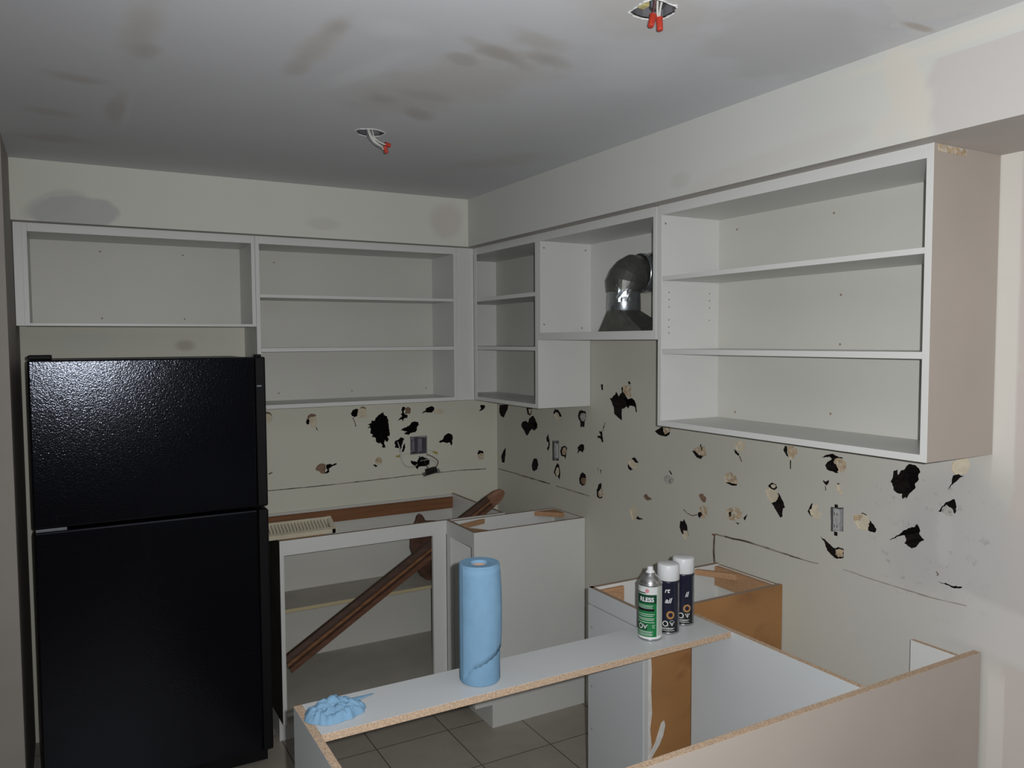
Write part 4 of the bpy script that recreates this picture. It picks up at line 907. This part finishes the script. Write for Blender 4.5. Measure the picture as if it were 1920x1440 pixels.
def tri_mark(bm, c, r, x, z, s, mat):          # hollow inverted triangle
    o_ = [(x-s, z+s*0.8), (x+s, z+s*0.8), (x, z-s*0.9)]; i_ = [(x-s*0.62, z+s*0.58), (x+s*0.62, z+s*0.58), (x, z-s*0.5)]
    for k in range(3): cyl_poly(bm, c, r, [o_[k], o_[(k+1) % 3], i_[(k+1) % 3], i_[k]], mat)
    cyl_poly(bm, c, r, [(x-s*0.15, z+s*0.45), (x+s*0.15, z+s*0.45), (x+s*0.1, z-s*0.2), (x-s*0.1, z-s*0.2)], mat)
def small_lines(bm, c, r, x0, x1, zs, mat, h=0.0012):
    for i, z in enumerate(zs):
        x = x0
        while x < x1-(i % 2)*0.004:
            w = random.uniform(0.0018, 0.0045)
            cyl_poly(bm, c, r, [(x, z), (min(x+w, x1), z), (min(x+w, x1), z+h), (x, z+h)], mat); x += w+0.0008
def cface(x, y): return (x, y, ZC, math.atan2(CAM.y-y, CAM.x-x))
c = cface(-0.686, -2.158); r = 0.0325
t = empty('spray_can', 'green and white spray can without a cap, the front one of the three cans', 'spray can', c[:3], 'spray cans on the peninsula rail')
bm = bmesh.new(); lathe(bm, c[:3], [(0, 0.004), (0.028, 0.002), (0.031, 0.0), (r+0.0003, 0.002), (r+0.0003, 0.0045), (r, 0.006), (r, 0.150), (r+0.0006, 0.152), (r+0.0006, 0.155), (r-0.002, 0.157)], 48, mats=[0, 0, 0, 0, 0, 1, 0, 0, 0])
obj('can_body', bm, [m_steel, m_lab], t, smooth=True)
bm = bmesh.new(); lathe(bm, c[:3], [(r-0.002, 0.157), (r-0.004, 0.163), (0.022, 0.172), (0.0155, 0.177), (0.0150, 0.181), (0.013, 0.183), (0.008, 0.182), (0, 0.182)], 48)
obj('can_dome', bm, [m_steel], t, smooth=True)
bm = bmesh.new(); lathe(bm, c[:3], [(0.0125, 0.182), (0.0120, 0.186), (0.0085, 0.189), (0.0075, 0.198), (0.0065, 0.199), (0, 0.199)], 24)
obj('spray_nozzle', bm, [m_plwhite], t, smooth=True)
bm = bmesh.new(); rl = r+0.0003
cyl_patch(bm, c, rl, -100, 33, 0.012, 0.128, 0); cyl_patch(bm, c, rl+0.0001, -100, 33, 0.104, 0.1285, 1)
cyl_patch(bm, c, rl+0.0001, -100, 20, 0.083, 0.090, 2)
cyl_patch(bm, c, rl, 36, 62, 0.015, 0.148, 3)
cyl_patch(bm, c, rl, -100, -20, 0.137, 0.141, 4); cyl_patch(bm, c, rl, -100, -22, 0.131, 0.134, 1)
for i in range(18):
    a = 2*math.pi*i/18; b = 2*math.pi*(i+1)/18; R_ = 0.0058
    cyl_poly(bm, c, rl+0.0002, [(-0.0085, 0.139), (-0.0085+R_*math.cos(a), 0.139+R_*math.sin(a)), (-0.0085+R_*math.cos(b), 0.139+R_*math.sin(b))], 5)
small_lines(bm, c, rl+0.0002, -0.040, 0.008, [0.098, 0.0945, 0.0905], 4)
small_lines(bm, c, rl+0.0002, -0.040, 0.012, [0.074, 0.069, 0.062, 0.058, 0.0515], 4, 0.0016)
small_lines(bm, c, rl+0.0002, -0.040, 0.008, [0.026, 0.023, 0.019, 0.016], 4)
small_lines(bm, c, rl+0.0002, 0.006, 0.014, [0.044, 0.041, 0.037], 4)
cyl_patch(bm, c, rl+0.0001, -100, -14, 0.030, 0.048, 1)
tri_mark(bm, c, rl+0.0003, -0.014, 0.040, 0.0075, 4); cyl_ring(bm, c, rl+0.0003, -0.028, 0.040, 0.0075, 0.005, 4)
obj('printed_label', bm, [m_green, m_dgreen, m_blk, m_labg, m_lab, m_pink], t, label='green printed label')
cyl_text('RLESS', c, rl+0.0005, 0.0105, 0.1095, 0.0165, parent=t, mat=m_plwhite, bold=0.0006, anchor='RIGHT')
def black_can(x, y, label, words, ring, tri, base):
    c = cface(x, y); r = 0.0305
    t = empty('spray_can', label, 'spray can', c[:3], 'spray cans on the peninsula rail')
    bm = bmesh.new(); lathe(bm, c[:3], [(0, 0.004), (0.026, 0.002), (0.029, 0.0), (r+0.0003, 0.002), (r+0.0003, 0.0045), (r, 0.006), (r, 0.144), (r+0.0006, 0.146), (r+0.0006, 0.149), (r-0.002, 0.150), (0, 0.150)], 48, mats=[0, 0, 0, 0, 0, 1, 1, 1, 1, 1])
    obj('can_body', bm, [m_steel, m_navy], t, smooth=True)
    bm = bmesh.new(); lathe(bm, c[:3], [(0.0302, 0.1505), (0.0312, 0.152), (0.0308, 0.190), (0.0295, 0.1935), (0.026, 0.195), (0, 0.1952)], 48)
    obj('cap', bm, [m_plwhite], t, smooth=True, label='white plastic cap')
    bm = bmesh.new(); rl = r+0.0003
    cyl_patch(bm, c, rl, 58, 82, 0.008, 0.143, 3)  # grey edge strip: a reflection put into the label colour
    cyl_patch(bm, c, rl, -60, 57, 0.007, 0.040, 4)
    cyl_ring(bm, c, rl+0.0002, ring[0], ring[1], 0.0115, 0.0070, 1); cyl_ring(bm, c, rl+0.0002, ring[0], ring[1], 0.0070, 0.0050, 5)
    small_lines(bm, c, rl+0.0002, ring[0]-0.002, ring[0]+0.009, [ring[1]-0.0165], 0)
    tri_mark(bm, c, rl+0.0002, tri, 0.031, 0.0075, 0)
    cyl_ring(bm, c, rl+0.0002, tri-0.019, 0.031, 0.0085, 0.006, 0, 8)
    small_lines(bm, c, rl+0.0002, -0.022, 0.018, [0.018, 0.0155, 0.011], 0, 0.0014)
    obj('printed_label', bm, [m_lab, m_orng, m_blk, m_boxm, m_blk, m_wire_r], t)
    for body, xx, zz, size in words: cyl_text(body, c, rl+0.0004, xx, zz, size, 0.3, parent=t, mat=m_plwhite, bold=0.0004, anchor='RIGHT')
black_can(-0.612, -2.147, 'dark navy spray can with white cap, the middle one of the three cans', [('rt', 0.0030, 0.119, 0.0185), ('ail', 0.0080, 0.090, 0.0205)], (0.0065, 0.056), 0.011, 0)
black_can(-0.531, -2.118, 'dark spray can with white cap, the rearmost and rightmost of the three cans', [('il', 0.014, 0.086, 0.021)], (0.0115, 0.052), 0.0125, 0)

# ------------------------------------------------------------------ electrical boxes
def open_box(bm, lo, hi, openside, th=0.002, mat=0):
    (x0, y0, z0), (x1, y1, z1) = lo, hi
    W_ = {'-x': ((x0, y0, z0), (x0+th, y1, z1)), '+x': ((x1-th, y0, z0), (x1, y1, z1)), '-y': ((x0, y0, z0), (x1, y0+th, z1)), '+y': ((x0, y1-th, z0), (x1, y1, z1)), '-z': ((x0, y0, z0), (x1, y1, z0+th)), '+z': ((x0, y0, z1-th), (x1, y1, z1))}
    for k, (a, b) in W_.items():
        if k != openside: box(bm, a, b, mat)
t = empty('electrical_outlet', 'open electrical box in the back wall with its receptacle hanging out on wires', 'electrical outlet', (-0.468, 0.02, 1.102), 'electrical boxes in the torn walls')
bm = bmesh.new(); open_box(bm, (-0.517, -0.004, 1.102), (-0.4235, 0.060, 1.196), '-y', 0.004); box(bm, (-0.472, 0.004, 1.104), (-0.468, 0.06, 1.195)); box(bm, (-0.495, 0.03, 1.12), (-0.480, 0.058, 1.17)); box(bm, (-0.458, 0.025, 1.13), (-0.440, 0.058, 1.18))
obj('box', bm, [m_boxp], t)
def rot_pts(): pass
bm = bmesh.new(); vs = box(bm, (-0.047, -0.014, -0.003), (0.047, 0.014, 0.0)); vs += box(bm, (-0.030, -0.012, 0.0), (0.030, 0.012, 0.022), 1)
bmesh.ops.rotate(bm, verts=bm.verts, cent=(0, 0, 0), matrix=Matrix.Rotation(math.radians(-14), 3, 'Y')); bmesh.ops.rotate(bm, verts=bm.verts, cent=(0, 0, 0), matrix=Matrix.Rotation(math.radians(30), 3, 'X'))
bmesh.ops.translate(bm, verts=bm.verts, vec=(-0.408, -0.020, 1.003))
obj('receptacle', bm, [m_steel, m_wire_b], t, label='receptacle hanging below the box')
for pts, m, r_ in (([(-0.455, 0.03, 1.10), (-0.445, -0.012, 1.085), (-0.42, -0.03, 1.07), (-0.425, -0.022, 1.025)], m_wire_w, 0.0024), ([(-0.445, 0.03, 1.10), (-0.41, -0.018, 1.09), (-0.375, -0.035, 1.06), (-0.385, -0.022, 1.02)], m_wire_r, 0.0024),
                  ([(-0.48, 0.03, 1.10), (-0.46, -0.012, 1.08), (-0.44, -0.02, 1.05), (-0.425, -0.022, 1.02)], m_wire_b, 0.0026), ([(-0.45, 0.03, 1.06), (-0.41, -0.02, 1.07), (-0.385, -0.03, 1.05), (-0.395, -0.022, 1.018)], m_wire_w, 0.0022),
                  ([(-0.575, 0.03, 1.17), (-0.575, -0.006, 1.13), (-0.572, -0.014, 1.08), (-0.545, -0.014, 1.045), (-0.50, -0.012, 1.040), (-0.47, 0.02, 1.045)], m_wire_w, 0.0035)):
    bm = bmesh.new(); tube(bm, pts, r_, 7); obj('wire', bm, [m], t, smooth=True)
for pts in ([(-0.600, -0.008, 1.100), (-0.585, -0.008, 1.100), (-0.575, -0.008, 1.101)], [(-0.392, -0.010, 1.110), (-0.38, -0.010, 1.105), (-0.368, -0.010, 1.100)]):
    bm = bmesh.new(); tube(bm, pts, lambda u: 0.0035+0.003*u, 8); obj('wire_nut', bm, [m_yel], t, smooth=True)
for pts in ([(-0.58, -0.008, 1.101), (-0.55, -0.010, 1.108), (-0.517, -0.006, 1.112)], [(-0.39, -0.010, 1.110), (-0.405, -0.008, 1.118), (-0.424, -0.006, 1.120)]):
    bm = bmesh.new(); tube(bm, pts, 0.0014, 6); obj('wire', bm, [m_wire_w], t, smooth=True)
def wall_outlet(label, y0, y1, z0, z1):   # on the right wall
    yc, zc = (y0+y1)/2, (z0+z1)/2
    t = empty('electrical_outlet', label, 'electrical outlet', (0.02, yc, z0), 'electrical boxes in the torn walls')
    bm = bmesh.new(); open_box(bm, (0.001, y0, z0), (0.055, y1, z1), '-x', 0.0025); obj('box', bm, [m_boxm], t)
    bm = bmesh.new(); yo = 0.004
    box(bm, (0.0015, yc-0.012+yo, zc-0.036), (0.030, yc+0.012+yo, zc+0.036))
    for dz in (-0.019, 0.019):
        prism(bm, [(yc+yo+0.0105*math.cos(a*math.pi/6), zc+dz+0.014*math.sin(a*math.pi/6)) for a in range(12)], 'x', 0.0015, -0.0015)
        for dy in (-0.005, 0.005): box(bm, (-0.0021, yc+yo+dy-0.0010, zc+dz-0.004), (-0.0014, yc+yo+dy+0.0010, zc+dz+0.005), 1)
    obj('receptacle', bm, [m_recep, m_dark], t)
    for s in (-1, 1):
        bm = bmesh.new(); box(bm, (0.0, yc-0.006+yo, zc+s*0.043-0.006), (0.0015, yc+0.006+yo, zc+s*0.043+0.006)); disc(bm, (-0.0003, yc+yo, zc+s*0.0435), 'x', 0.0025, 0.0004, 8, 1)
        obj('mounting_tab', bm, [m_steel, m_dark], t)
wall_outlet('small recessed outlet box low in the right wall beside the back corner', -0.6285, -0.5805, 1.108, 1.206)
wall_outlet('uncovered grey outlet in the right wall below the large wall cabinet', -2.2445, -2.1985, 1.088, 1.180)
# ceiling boxes
def ceiling_box(label, oct_, wires, nuts, clamp=None):
    cx = sum(p[0] for p in oct_)/len(oct_); cy = sum(p[1] for p in oct_)/len(oct_)
    t = empty('ceiling_junction_box', label, 'junction box', (cx, cy, HC), 'open junction boxes in the ceiling')
    bm = bmesh.new(); o_ = [(cx+(x-cx)*0.985, cy+(y-cy)*0.985) for x, y in oct_]; i_ = [(cx+(x-cx)*0.93, cy+(y-cy)*0.93) for x, y in oct_]
    n = len(o_)
    A_ = [bm.verts.new((*p, HC+0.002)) for p in o_]; B_ = [bm.verts.new((*p, HC+0.002)) for p in i_]; C_ = [bm.verts.new((*p, HC+0.045)) for p in i_]; D_ = [bm.verts.new((*p, HC+0.048)) for p in o_]
    for k in range(n):
        q = (k+1) % n
        bm.faces.new((A_[k], A_[q], B_[q], B_[k])); bm.faces.new((B_[k], B_[q], C_[q], C_[k])); bm.faces.new((A_[k], D_[k], D_[q], A_[q]))
    bm.faces.new(C_); bm.faces.new(D_)
    obj('box', bm, [m_boxm], t)
    bm = bmesh.new(); rim = []
    for k in range(n*6):
        f_ = k/6; a = oct_[int(f_) % n]; b = oct_[(int(f_)+1) % n]; u = f_-int(f_); x, y = a[0]+(b[0]-a[0])*u, a[1]+(b[1]-a[1])*u
        k_ = 1.03+0.22*max(0, noise.noise(Vector((k*0.37, cx, 2)))+0.12)
        rim.append((bm.verts.new((x, y, HC-0.0006)), bm.verts.new((cx+(x-cx)*(1+k_)/2, cy+(y-cy)*(1+k_)/2, HC-0.0030)), bm.verts.new((cx+(x-cx)*k_, cy+(y-cy)*k_, HC-0.0003))))
    for k in range(len(rim)):
        a, b = rim[k], rim[(k+1) % len(rim)]
        for j in range(2): bm.faces.new((a[j], b[j], b[j+1], a[j+1]))
    obj('plaster_rim', bm, [m_rim], t, label='ragged white plaster rim')
    for pts, m in wires: bm = bmesh.new(); tube(bm, pts, 0.0026, 7); obj('wire', bm, [m], t, smooth=True)
    for a, b in nuts:
        bm = bmesh.new(); a, b = Vector(a), Vector(b)
        tube(bm, [a, a+(b-a)*0.15, a+(b-a)*0.85, b], lambda u: 0.0085-0.0025*u if u < 0.97 else 0.004, 10); obj('wire_nut', bm, [m_red], t, smooth=True)
    if clamp: obj('cable_clamp', B((clamp[0]-0.008, clamp[1]-0.010, HC+0.006), (clamp[0]+0.008, clamp[1]+0.010, HC+0.022)), [m_brass], t, 0.002)
ceiling_box('small round ceiling box with white wires drooping out, nearer the back wall', OCT1,
            [([(-1.185, -1.31, 2.42), (-1.182, -1.32, 2.378), (-1.166, -1.325, 2.350), (-1.142, -1.325, 2.334), (-1.128, -1.32, 2.330)], m_wire_w),
             ([(-1.180, -1.30, 2.42), (-1.175, -1.318, 2.376), (-1.158, -1.32, 2.352), (-1.138, -1.32, 2.338), (-1.128, -1.32, 2.334)], m_wire_w),
             ([(-1.165, -1.30, 2.42), (-1.165, -1.318, 2.372), (-1.150, -1.318, 2.356), (-1.132, -1.316, 2.350), (-1.122, -1.316, 2.348)], m_wire_w),
             ([(-1.19, -1.31, 2.42), (-1.188, -1.322, 2.372), (-1.168, -1.328, 2.345), (-1.14, -1.328, 2.331)], m_boxm)],
            [((-1.127, -1.32, 2.338), (-1.121, -1.324, 2.318)), ((-1.124, -1.316, 2.3485), (-1.105, -1.314, 2.347))])
ceiling_box('large jagged ceiling box with two red wire nuts hanging out, nearer the camera', OCT2,
            [([(-0.962, -2.51, 2.43), (-0.958, -2.503, 2.40), (-0.955, -2.500, 2.383), (-0.951, -2.499, 2.372)], m_wire_w),
             ([(-0.972, -2.52, 2.43), (-0.967, -2.505, 2.40), (-0.968, -2.50, 2.383), (-0.969, -2.50, 2.374)], m_wire_r),
             ([(-0.945, -2.51, 2.43), (-0.948, -2.50, 2.395), (-0.949, -2.499, 2.372)], m_wire_w),
             ([(-0.97, -2.49, 2.42), (-0.96, -2.485, 2.398), (-0.94, -2.495, 2.40), (-0.935, -2.505, 2.42)], m_wire_b)],
            [((-0.966, -2.499, 2.379), (-0.975, -2.502, 2.3535)), ((-0.949, -2.498, 2.377), (-0.9495, -2.502, 2.350))], clamp=(-0.990, -2.497))
bpy.context.view_layer.update()
